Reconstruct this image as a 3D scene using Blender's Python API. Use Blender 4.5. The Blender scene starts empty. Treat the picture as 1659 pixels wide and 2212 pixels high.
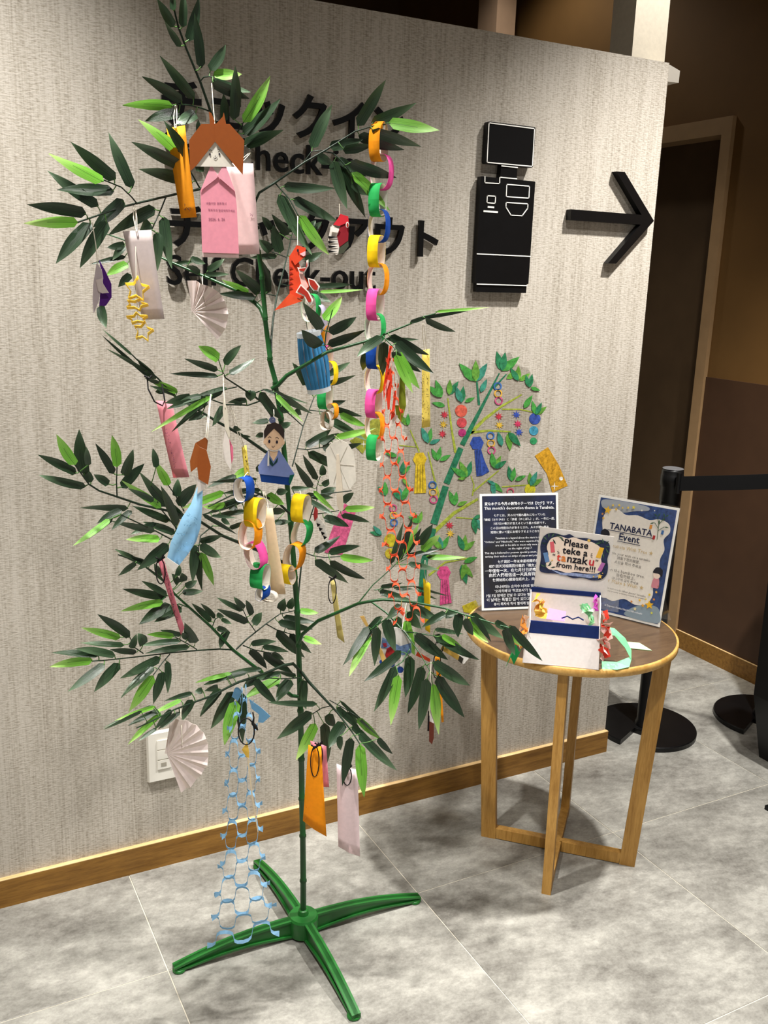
import bpy, bmesh, math, random
from mathutils import Vector, Matrix
random.seed(7)
SC = bpy.context.scene
COL = SC.collection

# ------------------------------------------------------------------ camera
IW, IH = 1659.0, 2212.0
FPX = 2029.5
CAMH = 1.42
YAW, PITCH, ROLL = math.radians(27.9876), math.radians(14.0483), math.radians(1.8322)
_s, _c = math.sin, math.cos
FWD = Vector((_s(YAW)*_c(PITCH), _c(YAW)*_c(PITCH), -_s(PITCH)))
_r = Vector((_c(YAW), -_s(YAW), 0)); _u = _r.cross(FWD)
RGT = _r*_c(ROLL) + _u*_s(ROLL)
UPV = -_r*_s(ROLL) + _u*_c(ROLL)
CAM = Vector((0, 0, CAMH))
cd = bpy.data.cameras.new('camera'); cam = bpy.data.objects.new('camera', cd); COL.objects.link(cam)
cd.sensor_fit = 'HORIZONTAL'; cd.sensor_width = 36; cd.lens = FPX/IW*36; cd.clip_start = .05
m3 = Matrix((RGT, UPV, -FWD)).transposed()
cam.matrix_world = Matrix.Translation(CAM) @ m3.to_4x4()
SC.camera = cam

# ------------------------------------------------------------------ world, view
w = bpy.data.worlds.new('world'); SC.world = w; w.use_nodes = True
w.node_tree.nodes['Background'].inputs[0].default_value = (1.0, .97, .93, 1)
w.node_tree.nodes['Background'].inputs[1].default_value = .17
SC.view_settings.view_transform = 'Standard'; SC.view_settings.look = 'None'
SC.view_settings.gamma = 1; SC.view_settings.use_curve_mapping = False
SC.view_settings.exposure = 0.40

CEIL = 3.0
def downlight(x, y, watts, size=75, blend=.7, rad=.045, col=(1, .97, .925), tx=None, ty=None, z=CEIL-.03):
    l = bpy.data.lights.new('downlight', 'SPOT'); l.energy = watts; l.spot_size = math.radians(size); l.spot_blend = blend
    l.shadow_soft_size = rad; l.color = col
    o = bpy.data.objects.new('downlight', l); COL.objects.link(o); o.location = (x, y, z)
    d = Vector((x if tx is None else tx, y if ty is None else ty, 0)) - Vector((x, y, z))
    o.rotation_euler = d.to_track_quat('-Z', 'Y').to_euler()
    return o
WATT = 1.0
LIGHTS = [  # x, y, watts, cone
    (1.95, 1.22, 320, 92), (1.30, .75, 62, 110), (.04, 1.38, 285, 78), (.15, .05, 120, 100)]
for a in LIGHTS: downlight(*a)
downlight(2.12, 1.92, 60, 62, .5, .04, (1, .95, .88), 1.86, 3.35)
downlight(2.25, 1.15, 60, 30, .9, .05, (1, .84, .6), 3.02, 2.5)
downlight(2.35, 3.5, 14, 130, .6)  # added lamp with no known fixture, lifts the dark corridor and door
downlight(.8, 3.5, 22, 130, .6)

# ------------------------------------------------------------------ helpers: projection used to lay out real positions
def ray(x, y): return RGT*((x-829.5)/FPX) - UPV*((y-1106)/FPX) + FWD
def on_z(x, y, z): d = ray(x, y); return CAM + d*((z-CAMH)/d.z)
def at(x, y, Y): d = ray(x, y); return CAM + d*(Y/d.y)
class Plane:
    def __init__(s, P, n): s.P = Vector(P); s.n = Vector(n).normalized()   # n points towards the camera
    def pt(s, x, y, off=0.0):
        d = ray(x, y); t = (s.P-CAM).dot(s.n)/d.dot(s.n)
        return CAM + d*t + s.n*off
def vplane(px, py, Y, yaw=20):
    a = math.radians(yaw); return Plane(at(px, py, Y), (-_s(a), -_c(a), 0))
WALLY = 2.038
WALL = Plane((0, WALLY, 0), (0, -1, 0))
TILES = dict(F=(0, 0, 1), T1=(40, 180, 4.1475), T2=(250, 0, 4.1475), T3=(560, 150, 4.1475), T4=(180, 500, 4.1475), T5=(540, 440, 4.1475),
    T6=(60, 880, 4.1475), T7=(280, 720, 4.1475), T8=(600, 740, 4.1475), U1=(180, 1020, 4.1475), U2=(460, 1020, 4.1475),
    U3=(90, 1280, 4.1475), U4=(380, 1300, 4.1475), U5=(560, 1450, 4.1475), U6=(780, 1100, 4.1475), U7=(720, 1280, 4.1475),
    U8=(340, 1440, 4.1475), C5=(640, 640, 2.765), D=(820, 740, 2.117), K=(1000, 230, 3.77), Z7=(330, 150, 5.027), ZD=(400, 340, 5.289),
    P1=(1030, 1060, 4.327), P2=(1270, 1060, 4.0955), BX=(1110, 1130, 2.975), C7=(1000, 1000, 2.517), Z8=(330, 420, 2.552), B3=(0, 1400, 1.9988))
def fx(tile, *pts):
    ox, oy, s = TILES[tile]
    return [(ox+x/s, oy+y/s) for x, y in pts]

# ------------------------------------------------------------------ helpers: objects
ORG = {}
def tag(o, label=None, cat=None, group=None, kind=None):
    if label: o['label'] = label
    if cat: o['category'] = cat
    if group: o['group'] = group
    if kind: o['kind'] = kind
    return o
def empty(name, loc, label=None, cat=None, group=None, kind=None):
    o = bpy.data.objects.new(name, None); COL.objects.link(o); o.location = loc; o.empty_display_size = .05
    ORG[o.name] = Vector(loc)
    return tag(o, label, cat, group, kind)
class MB:
    def __init__(s): s.v = []; s.f = []; s.m = []; s.sm = []
    def add(s, vs, fs, mi=0, smooth=False):
        b = len(s.v); s.v += [Vector(v) for v in vs]
        for f in fs: s.f.append([i+b for i in f]); s.m.append(mi); s.sm.append(smooth)
    def box(s, lo, hi, mi=0):
        x0, y0, z0 = lo; x1, y1, z1 = hi
        s.add([(x0,y0,z0),(x1,y0,z0),(x1,y1,z0),(x0,y1,z0),(x0,y0,z1),(x1,y0,z1),(x1,y1,z1),(x0,y1,z1)],
              [(0,3,2,1),(4,5,6,7),(0,1,5,4),(1,2,6,5),(2,3,7,6),(3,0,4,7)], mi)
    def hexa(s, b, t, mi=0):   # bottom quad, top quad
        s.add(list(b)+list(t), [(0,3,2,1),(4,5,6,7),(0,1,5,4),(1,2,6,5),(2,3,7,6),(3,0,4,7)], mi)
    def poly(s, front, n, th, mi=0):   # polygon sheet, front face points, thickness away along -n
        front = [Vector(p) for p in front]; k = len(front); n = Vector(n)
        nn = Vector((0,0,0))
        for i in range(k): nn += front[i].cross(front[(i+1) % k])
        if nn.dot(n) < 0: front.reverse()
        back = [p - n*th for p in front]
        s.add(front+back, [list(range(k)), list(range(2*k-1, k-1, -1))] + [(i, i+k, (i+1) % k+k, (i+1) % k) for i in range(k)], mi)
    def tube(s, pts, r, n=6, mi=0, caps=True, smooth=True):
        pts = [Vector(p) for p in pts]; k = len(pts); rr = r if isinstance(r, (list, tuple)) else [r]*k
        vs = []; prev = None
        for i, p in enumerate(pts):
            d = (pts[min(i+1, k-1)] - pts[max(i-1, 0)])
            d = d.normalized() if d.length > 1e-9 else Vector((0,0,1))
            a = prev if prev is not None else (Vector((0,0,1)) if abs(d.z) < .9 else Vector((1,0,0)))
            a = (a - d*a.dot(d)).normalized(); prev = a; b = d.cross(a)
            for j in range(n):
                t = 2*math.pi*j/n; vs.append(p + (a*_c(t)+b*_s(t))*rr[i])
        fs = []
        for i in range(k-1):
            for j in range(n): fs.append((i*n+j, i*n+(j+1) % n, (i+1)*n+(j+1) % n, (i+1)*n+j))
        s.add(vs, fs, mi, smooth)
        if caps: s.add(vs[:n], [list(range(n-1, -1, -1))], mi); s.add(vs[-n:], [list(range(n))], mi)
    def lathe(s, c, prof, n=24, mi=0, smooth=True, caps=True):   # prof: (radius, z) up the axis
        c = Vector(c); vs = []; fs = []
        for r, z in prof:
            for j in range(n):
                t = 2*math.pi*j/n; vs.append(c+Vector((r*_c(t), r*_s(t), z)))
        for i in range(len(prof)-1):
            for j in range(n): fs.append((i*n+j, i*n+(j+1) % n, (i+1)*n+(j+1) % n, (i+1)*n+j))
        s.add(vs, fs, mi, smooth)
        if caps and prof[0][0] > 1e-5: s.add(vs[:n], [list(range(n-1, -1, -1))], mi)
        if caps and prof[-1][0] > 1e-5: s.add(vs[-n:], [list(range(n))], mi)
    def strip(s, L, R, th, mi=0, back=None, smooth=True):   # ribbon between two rails with a little thickness
        k = len(L); L = [Vector(p) for p in L]; R = [Vector(p) for p in R]; ns = []
        for i in range(k):
            t = L[min(i+1, k-1)]-L[max(i-1, 0)]; n = t.cross(R[i]-L[i]); ns.append(n.normalized()*th if n.length > 1e-12 else Vector((0,0,th)))
        vs = L+R+[L[i]-ns[i] for i in range(k)]+[R[i]-ns[i] for i in range(k)]
        a = [(i, k+i, k+i+1, i+1) for i in range(k-1)]
        b = [(2*k+i, 2*k+i+1, 3*k+i+1, 3*k+i) for i in range(k-1)]
        e = [(i, i+1, 2*k+i+1, 2*k+i) for i in range(k-1)] + [(k+i, 3*k+i, 3*k+i+1, k+i+1) for i in range(k-1)]
        s.add(vs, a, mi, smooth); 
        bb = len(s.v)-len(vs)
        for f in b: s.f.append([i+bb for i in f]); s.m.append(mi if back is None else back); s.sm.append(smooth)
        for f in e: s.f.append([i+bb for i in f]); s.m.append(mi); s.sm.append(False)
    def build(s, name, mats, parent=None, org=None):
        if not isinstance(mats, (list, tuple)): mats = [mats]
        if parent is not None: o0 = ORG[parent.name]
        elif org is not None: o0 = Vector(org)
        else:
            xs = [v.x for v in s.v]; ys = [v.y for v in s.v]; zs = [v.z for v in s.v]
            o0 = Vector(((min(xs)+max(xs))/2, (min(ys)+max(ys))/2, min(zs)))
        me = bpy.data.meshes.new(name)
        me.from_pydata([tuple(v-o0) for v in s.v], [], s.f)
        for m in mats: me.materials.append(m)
        me.polygons.foreach_set('material_index', s.m); me.polygons.foreach_set('use_smooth', s.sm); me.update()
        o = bpy.data.objects.new(name, me); COL.objects.link(o); ORG[o.name] = o0
        if parent is not None: o.parent = parent
        else: o.location = o0
        return o

# ------------------------------------------------------------------ materials
def lin(c):
    return tuple((x/255/12.92 if x/255 <= .04045 else ((x/255+.055)/1.055)**2.4) for x in c) + (1,)
MATS = {}
class NT:
    def __init__(s, name):
        s.m = bpy.data.materials.new(name); s.m.use_nodes = True; s.t = s.m.node_tree; s.N = s.t.nodes; s.b = s.N['Principled BSDF']; s.out = s.N['Material Output']
    def n(s, t, **k):
        o = s.N.new(t)
        for a, b in k.items(): setattr(o, a, b)
        return o
    def l(s, a, b): s.t.links.new(a, b)
    def coord(s, kind='Object', scale=(1,1,1), rot=(0,0,0)):
        c = s.n('ShaderNodeTexCoord'); mp = s.n('ShaderNodeMapping'); mp.inputs['Scale'].default_value = scale; mp.inputs['Rotation'].default_value = rot
        s.l(c.outputs[kind], mp.inputs['Vector']); return mp.outputs[0]
    def noise(s, vec, scale=1, detail=3, rough=.5):
        o = s.n('ShaderNodeTexNoise'); o.inputs['Scale'].default_value = scale; o.inputs['Detail'].default_value = detail; o.inputs['Roughness'].default_value = rough
        if vec is not None: s.l(vec, o.inputs['Vector'])
        return o.outputs['Fac']
    def ramp(s, fac, stops):
        r = s.n('ShaderNodeValToRGB'); e = r.color_ramp.elements
        while len(e) < len(stops): e.new(.5)
        for i, (p, c) in enumerate(stops): e[i].position = p; e[i].color = c
        s.l(fac, r.inputs[0]); return r.outputs[0]
    def math(s, op, a, b=None):
        o = s.n('ShaderNodeMath', operation=op)
        for i, x in enumerate((a, b)):
            if x is None: continue
            if isinstance(x, (int, float)): o.inputs[i].default_value = x
            else: s.l(x, o.inputs[i])
        return o.outputs[0]
    def mix(s, fac, a, b, mode='MIX'):
        o = s.n('ShaderNodeMix', data_type='RGBA', blend_type=mode)
        for x, i in ((fac, 0), (a, 6), (b, 7)):
            if isinstance(x, (int, float)): o.inputs[i].default_value = x
            elif isinstance(x, tuple): o.inputs[i].default_value = x
            else: s.l(x, o.inputs[i])
        return o.outputs[2]
    def bump(s, h, strength=.3, dist=.001):
        o = s.n('ShaderNodeBump'); o.inputs['Strength'].default_value = strength; o.inputs['Distance'].default_value = dist
        s.l(h, o.inputs['Height']); s.l(o.outputs[0], s.b.inputs['Normal'])
    def base(s, c): 
        if isinstance(c, tuple): s.b.inputs['Base Color'].default_value = c
        else: s.l(c, s.b.inputs['Base Color'])
    def set(s, rough=.5, spec=.5, metal=0):
        s.b.inputs['Roughness'].default_value = rough; s.b.inputs['Specular IOR Level'].default_value = spec; s.b.inputs['Metallic'].default_value = metal
    def translucent(s, col, f):
        t = s.n('ShaderNodeBsdfTranslucent'); mx = s.n('ShaderNodeMixShader'); mx.inputs[0].default_value = f
        if isinstance(col, tuple): t.inputs[0].default_value = col
        else: s.l(col, t.inputs[0])
        s.l(s.b.outputs[0], mx.inputs[1]); s.l(t.outputs[0], mx.inputs[2]); s.l(mx.outputs[0], s.out.inputs['Surface'])

def plain(name, c, rough=.5, spec=.4, var=.06, scale=30, metal=0, bump=0):
    k = ('p', name)
    if k in MATS: return MATS[k]
    t = NT(name); v = t.noise(t.coord(), scale, 3); col = lin(c)
    lo = tuple(x*(1-var) for x in col[:3])+(1,); hi = tuple(min(1, x*(1+var)) for x in col[:3])+(1,)
    t.base(t.ramp(v, [(.3, lo), (.7, hi)])); t.set(rough, spec, metal)
    if bump: t.bump(v, bump, .001)
    MATS[k] = t.m; return t.m
def paper(c, tr=.22, rough=.75):
    k = ('paper', c, tr)
    if k in MATS: return MATS[k]
    t = NT('paper_%d_%d_%d' % c); col = lin(c); v = t.noise(t.coord(), 140, 3)
    cc = t.ramp(v, [(.3, tuple(x*.95 for x in col[:3])+(1,)), (.7, tuple(min(1, x*1.03) for x in col[:3])+(1,))])
    t.base(cc); t.set(rough, .25); t.translucent(cc, tr)
    MATS[k] = t.m; return t.m
def glassy(name, alpha, c=(255, 255, 255), rough=.05):
    k = ('g', name)
    if k in MATS: return MATS[k]
    t = NT(name); t.base(lin(c)); t.set(.4, .4); tr = t.n('ShaderNodeBsdfTransparent'); gl = t.n('ShaderNodeBsdfGlossy'); gl.inputs['Roughness'].default_value = rough
    lw = t.n('ShaderNodeLayerWeight'); lw.inputs[0].default_value = .5
    f = t.math('ADD', t.math('MULTIPLY', t.math('POWER', lw.outputs['Facing'], 3.0), .35), .012)
    m1 = t.n('ShaderNodeMixShader'); t.l(f, m1.inputs[0]); t.l(tr.outputs[0], m1.inputs[1]); t.l(gl.outputs[0], m1.inputs[2])
    m2 = t.n('ShaderNodeMixShader'); m2.inputs[0].default_value = alpha; t.l(m1.outputs[0], m2.inputs[1]); t.l(t.b.outputs[0], m2.inputs[2]); t.l(m2.outputs[0], t.out.inputs['Surface'])
    MATS[k] = t.m; return t.m

def mat_wall():
    t = NT('woven_wallpaper')
    a = t.noise(t.coord(scale=(260, 1, 6)), 1, 4, .6)          # vertical threads
    b = t.noise(t.coord(scale=(90, 1, 330)), 1, 3, .6)         # short horizontal slubs
    c = t.noise(t.coord(scale=(30, 1, .8)), 1, 2, .5)          # broad vertical streaks
    h = t.math('ADD', t.math('MULTIPLY', a, .5), t.math('MULTIPLY', b, .8))
    f = t.math('ADD', t.math('MULTIPLY', h, .8), t.math('MULTIPLY', c, .22))
    t.base(t.ramp(f, [(.40, lin((122, 114, 101))), (.56, lin((166, 158, 145))), (.70, lin((190, 183, 172)))]))
    t.set(.75, .25); t.bump(h, .55, .0016); return t.m
def mat_tile():
    t = NT('grey_stone_tile'); oi = t.n('ShaderNodeObjectInfo')
    tc = t.n('ShaderNodeTexCoord'); ad = t.n('ShaderNodeVectorMath', operation='ADD'); sc = t.n('ShaderNodeVectorMath', operation='SCALE')
    t.l(oi.outputs['Location'], sc.inputs[0]); sc.inputs['Scale'].default_value = 1.7
    t.l(tc.outputs['Object'], ad.inputs[0]); t.l(sc.outputs[0], ad.inputs[1])
    mp = t.n('ShaderNodeMapping'); mp.inputs['Scale'].default_value = (1, 1.5, 1); mp.inputs['Rotation'].default_value = (0, 0, .5); t.l(ad.outputs[0], mp.inputs[0])
    a = t.noise(mp.outputs[0], 4.5, 8, .6); b = t.noise(mp.outputs[0], 34, 6, .72); g = t.noise(ad.outputs[0], 160, 3, .7)
    f = t.math('ADD', t.math('ADD', t.math('MULTIPLY', a, .55), t.math('MULTIPLY', b, .33)), t.math('MULTIPLY', g, .14))
    t.base(t.ramp(f, [(.38, lin((100, 97, 91))), (.50, lin((138, 136, 129))), (.60, lin((166, 164, 156))), (.72, lin((190, 188, 180)))]))
    t.set(.42, .4); t.bump(b, .08, .001); return t.m
def mat_wood(name, lo, hi, rough=.45, sc=(14, 14, 1.2)):
    t = NT(name); v = t.coord(scale=sc); a = t.noise(v, 6, 5, .6); b = t.noise(v, 30, 3, .6)
    f = t.math('ADD', t.math('MULTIPLY', a, .65), t.math('MULTIPLY', b, .35))
    t.base(t.ramp(f, [(.36, lin(lo)), (.62, lin(hi))])); t.set(rough, .35); t.bump(b, .06, .001); return t.m
def mat_leaf(name, c0, c1, tipc, tr, rough):
    t = NT(name); uv = t.n('ShaderNodeUVMap'); oi = t.n('ShaderNodeObjectInfo')
    mp = t.n('ShaderNodeMapping'); mp.inputs['Scale'].default_value = (34, 1.2, 1); t.l(uv.outputs[0], mp.inputs[0])
    st = t.noise(mp.outputs[0], 1, 2, .5)
    sep = t.n('ShaderNodeSeparateXYZ'); t.l(uv.outputs[0], sep.inputs[0])
    dx = t.math('ABSOLUTE', t.math('SUBTRACT', sep.outputs[0], .5))
    rib = t.math('MULTIPLY', t.math('LESS_THAN', dx, .028), t.math('LESS_THAN', sep.outputs[1], .58))
    c = t.ramp(st, [(.3, lin(c0)), (.7, lin(c1))])
    tipf = t.math('MULTIPLY', t.math('POWER', sep.outputs[1], 3.0), oi.outputs['Random'])
    c = t.mix(tipf, c, lin(tipc))
    c = t.mix(t.math('MULTIPLY', rib, .55), c, lin((16, 30, 18)))
    hs = t.n('ShaderNodeHueSaturation'); t.l(c, hs.inputs['Color'])
    t.l(t.math('ADD', t.math('MULTIPLY', oi.outputs['Random'], .55), .72), hs.inputs['Value'])
    t.base(hs.outputs[0]); t.set(rough, .5); t.bump(st, .35, .0006); t.translucent(hs.outputs[0], tr); return t.m
def mat_transp(name, c, alpha):
    t = NT(name); t.base(lin(c)); t.set(.6, .3); tr = t.n('ShaderNodeBsdfTransparent'); mx = t.n('ShaderNodeMixShader'); mx.inputs[0].default_value = alpha
    v = t.noise(t.coord(), 60, 3); t.base(t.ramp(v, [(.2, tuple(x*.9 for x in lin(c)[:3])+(1,)), (.8, lin(c))]))
    t.l(tr.outputs[0], mx.inputs[1]); t.l(t.b.outputs[0], mx.inputs[2]); t.l(mx.outputs[0], t.out.inputs['Surface']); return t.m
def painted(c):   # watercolour print
    k = ('pt', c)
    if k in MATS: return MATS[k]
    t = NT('print_%d_%d_%d' % c); v = t.noise(t.coord(), 80, 5, .75); col = lin(c)
    t.base(t.ramp(v, [(.34, tuple(x*.42+.004 for x in col[:3])+(1,)), (.66, tuple(min(1, x*1.12+.02) for x in col[:3])+(1,))])); t.set(.6, .3)
    MATS[k] = t.m; return t.m

M_WALL = mat_wall(); M_TILE = mat_tile()
M_GROUT = plain('grout', (205, 198, 182), .8, .2)
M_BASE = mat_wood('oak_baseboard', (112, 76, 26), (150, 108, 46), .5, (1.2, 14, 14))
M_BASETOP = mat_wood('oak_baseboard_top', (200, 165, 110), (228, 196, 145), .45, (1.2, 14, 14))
M_OAK = mat_wood('oak_leg', (158, 114, 50), (196, 150, 78), .42)
M_TOP = mat_wood('brown_table_laminate', (78, 60, 44), (96, 76, 56), .32, (2, 12, 12))
M_RIM = mat_wood('oak_rim', (178, 132, 62), (214, 172, 100), .4, (4, 4, 4))
M_BLACK = plain('black_acrylic', (6, 6, 7), .4, .25, .2)
M_BPLASTIC = plain('black_plastic', (8, 8, 9), .42, .3, .2)
M_BMETAL = plain('black_coated_steel', (9, 9, 10), .34, .35, .2)
M_WLINE = plain('white_line', (238, 236, 230), .5, .3, .02)
M_DLEAF = mat_leaf('dark_bamboo_leaf', (18, 34, 22), (48, 72, 46), (100, 124, 94), .10, .30)
M_LLEAF = mat_leaf('light_bamboo_leaf', (84, 156, 36), (138, 202, 76), (206, 232, 150), .28, .42)
M_STEM = plain('green_bamboo_stem', (20, 70, 28), .38, .5, .25, 24)
M_TWIG = plain('dark_green_twig', (16, 38, 22), .5, .4, .3, 60)
M_TWIGL = plain('light_green_petiole', (70, 112, 48), .5, .4, .3, 60)
M_STAND = plain('green_plastic_stand', (28, 100, 36), .36, .5, .12, 12)
M_STRING = plain('white_thread', (222, 214, 196), .8, .2)
M_CORD = plain('black_cord', (12, 12, 13), .7, .3)
M_INK = plain('ink', (40, 34, 48), .8, .1)
M_INKR = plain('faded_ink', (120, 60, 90), .8, .1)
M_NAVY = plain('navy_cloth', (16, 34, 84), .8, .2, .12, 80)
M_WHITEPL = plain('white_plastic', (236, 232, 222), .4, .45, .02)
M_ACR = glassy('clear_acrylic', .004)
M_SLEEVE = glassy('clear_sleeve', .07, (250, 248, 245), .15)

# ------------------------------------------------------------------ the setting
def struct(name, mb, mats, org=None, parent=None):
    o = mb.build(name, mats, parent, org)
    if parent is None: o['kind'] = 'structure'
    return o
m = MB(); m.box((-1.7, -.4, -.04), (2.95, 5.2, -.0015)); FLOOR = struct('floor', m, M_GROUT, (0, 0, 0))
tm = MB(); g = .0012; h = .6-g
tm.add([(g,g,-.006),(h,g,-.006),(h,h,-.006),(g,h,-.006),(g,g,-.0006),(h,g,-.0006),(h,h,-.0006),(g,h,-.0006),(g+.001,g+.001,0),(h-.001,g+.001,0),(h-.001,h-.001,0),(g+.001,h-.001,0)],
       [(0,1,5,4),(1,2,6,5),(2,3,7,6),(3,0,4,7),(4,5,9,8),(5,6,10,9),(6,7,11,10),(7,4,8,11),(8,9,10,11)])
t0 = tm.build('floor_tile', M_TILE, FLOOR); t0.location = (1.012-.6*4, 1.672-.6*3, 0)
for i in range(7):
    for j in range(8):
        if i == j == 0: continue
        c = t0.copy(); COL.objects.link(c); c.parent = FLOOR; c.location = (1.012+.6*(i-4), 1.672+.6*(j-3), 0)
m = MB(); m.box((-1.7, WALLY, 0), (1.889, WALLY+.12, 1.988)); struct('wall_back', m, M_WALL)
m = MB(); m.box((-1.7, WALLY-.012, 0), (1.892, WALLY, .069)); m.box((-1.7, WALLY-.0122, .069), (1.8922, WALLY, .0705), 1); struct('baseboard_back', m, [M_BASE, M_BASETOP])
M_TAN = plain('tan_paint', (108, 78, 40), .7, .25, .05, 8)
M_DKBR = plain('dark_brown_panel', (72, 50, 34), .6, .3, .08, 10)
M_DKBR2 = plain('brown_paint', (88, 66, 42), .7, .25, .06, 8)
M_FRAME = plain('beige_door_frame', (158, 128, 92), .5, .35, .06, 20)
M_DOOR = plain('dark_door', (86, 68, 48), .55, .3, .08, 10)
RX = 2.755
m = MB(); m.box((RX, -.4, 0), (RX+.1, 2.612, 3.0)); m.box((RX, 2.612, 2.014), (RX+.1, 3.55, 3.0)); m.box((RX, 3.55, 0), (RX+.1, 5.2, 3.0)); WR = struct('wall_right', m, M_TAN)
m = MB(); m.box((RX-.006, -.4, .07), (RX, 2.606, 1.09)); m.build('wainscot_panel', M_DKBR, WR)
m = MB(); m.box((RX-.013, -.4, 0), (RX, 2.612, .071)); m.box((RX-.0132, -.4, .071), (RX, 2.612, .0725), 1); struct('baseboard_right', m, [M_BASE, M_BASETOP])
fr = MB(); fr.box((RX-.018, 2.606, 0), (RX+.1, 2.652, 2.014)); fr.box((RX-.018, 2.652, 1.955), (RX+.1, 3.51, 2.014)); fr.box((RX-.018, 3.51, 0), (RX+.1, 3.556, 2.014))
DOOR = empty('door_1', (RX, 3.05, 0), kind='structure')
fr.build('door_frame', M_FRAME, DOOR)
m = MB(); m.box((RX+.07, 2.652, .006), (RX+.1, 3.51, 1.955)); m.build('door_leaf', M_DOOR, DOOR)
m = MB(); m.box((-1.7, 5.2, 0), (2.95, 5.3, 3.0)); struct('wall_far', m, M_DKBR2)
m = MB(); m.box((-1.7, -.4, 3.0), (2.95, 5.3, 3.06)); struct('ceiling', m, plain('ceiling_paint', (120, 100, 72), .8, .2, .03))
m = MB(); m.box((-1.8, -.4, 0), (-1.7, 5.3, 3.0)); struct('wall_left', m, plain('beige_paint', (180, 165, 140), .8, .2, .03))
# pillars behind the partition
M_PIL = plain('cream_pillar_paper', (236, 228, 210), .7, .3, .04, 90, bump=.3)
yb = CAM.y + (1.986/ray(1317, 107).x)*ray(1317, 107).y
m = MB(); m.box((1.986, 2.30, 0), (2.112, yb, 3.0)); o = struct('trim_1', m, M_PIL)
m = MB(); pl = Plane((0, 2.22, 0), (0, -1, 0))
m.poly([pl.pt(*q) for q in ((1441, 139), (1447, 140), (1469, 153), (1466, 179), (1440, 176))], (0, -1, 0), .078); m.build('ledge', M_WHITEPL, o)
p1 = at(1075, 0, 3.9); p2 = at(1116, 0, 3.9); yb2 = (p1.x/ray(1035, 0).x)*ray(1035, 0).y
m = MB(); m.box((p1.x, 3.9, 0), (p2.x, yb2, 3.0)); struct('trim_2', m, plain('mauve_pillar', (170, 140, 112), .7, .25, .04))

# ------------------------------------------------------------------ wall lettering, pictogram, arrow
TXC = {}
def text_mesh(body, size=1.0, offset=0.0, extrude=0.0, res=3):
    key = (body, size, offset, extrude, res)
    if key in TXC: return TXC[key]
    cu = bpy.data.curves.new('t', 'FONT'); cu.body = body; cu.size = size; cu.offset = offset; cu.extrude = extrude; cu.resolution_u = res
    ob = bpy.data.objects.new('t', cu); me = bpy.data.meshes.new_from_object(ob)
    vs = [v.co.copy() for v in me.vertices]; fs = [list(p.vertices) for p in me.polygons]
    bpy.data.objects.remove(ob); bpy.data.curves.remove(cu); bpy.data.meshes.remove(me)
    TXC[key] = (vs, fs)
    return vs, fs
def bounds(vs): return min(v.x for v in vs), max(v.x for v in vs), min(v.y for v in vs), max(v.y for v in vs)
def letters(root, body, x0, x1, z0, z1, full=None, off=.02):
    vs, fs = text_mesh(body, 1, off); bx0, bx1, by0, by1 = bounds(vs)
    if full: sx, sz = full[0], full[1]; 
    else: sx, sz = (x1-x0)/(bx1-bx0), (z1-z0)/(by1-by0)
    zb = z0-by0*sz if not full else full[2]
    pre = ''
    for ch in body:
        pre += ch
        if ch == ' ': continue
        pv, _ = text_mesh(pre, 1, off); cv, cf = text_mesh(ch, 1, off, .5)
        dx = bounds(pv)[1]-bounds(cv)[1]-bx0
        mb = MB(); mb.add([(x0+(v.x+dx)*sx, WALLY-.0105+v.z*.009, zb+v.y*sz) for v in cv], cf); mb.build('letter', M_BLACK, root)
    return sx, sz, zb
def wl(px, py): return WALL.pt(px, py)
r1 = empty('sign_lettering', wl(344, 300), 'black raised katakana lettering, top line of wall sign behind the bamboo', 'sign')
r2 = empty('sign_lettering', wl(350, 378), 'black raised Self Check-in lettering, second line of the wall sign', 'sign')
r3 = empty('sign_lettering', wl(358, 550), 'black raised katakana lettering, third line of wall sign, ending beside the paper chain', 'sign')
r4 = empty('sign_lettering', wl(357, 620), 'black raised Self Check-out lettering, bottom line of the wall sign', 'sign')
letters(r1, 'チェックイン', wl(346, 230).x, wl(868, 270).x, wl(650, 303).z, wl(680, 208).z)
letters(r3, 'チェックアウト', wl(358, 500).x, wl(941, 515).x, wl(835, 556).z, wl(905, 473).z)
S4 = letters(r4, 'Self Check-out', wl(357, 590).x, wl(806, 600).x, wl(520, 619).z, wl(520, 556).z, off=.006)
zb2 = wl(670, 377.5).z
letters(r2, 'Self Check-in', wl(350, 340).x, 0, 0, 0, full=(S4[0], S4[1], zb2), off=.006)

def wpoly(name, tile, pts, parent, mat, y0, y1):   # slab on the wall between y0 (front) and y1 (back) distances from wall
    mb = MB(); q = Plane((0, WALLY-y0, 0), (0, -1, 0)); mb.poly([q.pt(*p) for p in fx(tile, *pts)], (0, -1, 0), y0-y1, 0)
    return mb.build(name, mat, parent)
def wline(parent, tile, pts, wpx, mat=M_WLINE, y0=.0215, closed=False, name='outline'):
    q = Plane((0, WALLY-y0, 0), (0, -1, 0)); P = [q.pt(*p) for p in fx(tile, *pts)]; mb = MB(); w2 = wpx/2
    n = len(P)
    for i in range(n if closed else n-1):
        a, b = P[i], P[(i+1) % n]; d = (b-a).normalized(); s = Vector((-d.z, 0, d.x))*w2; e = d*w2
        mb.poly([a-e-s, b+e-s, b+e+s, a-e+s], (0, -1, 0), .001)
    return mb.build(name, mat, parent)
KI = empty('kiosk_pictogram', wl(1087, 632), 'black kiosk pictogram with white outlines mounted on the wall', 'pictogram')
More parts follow.
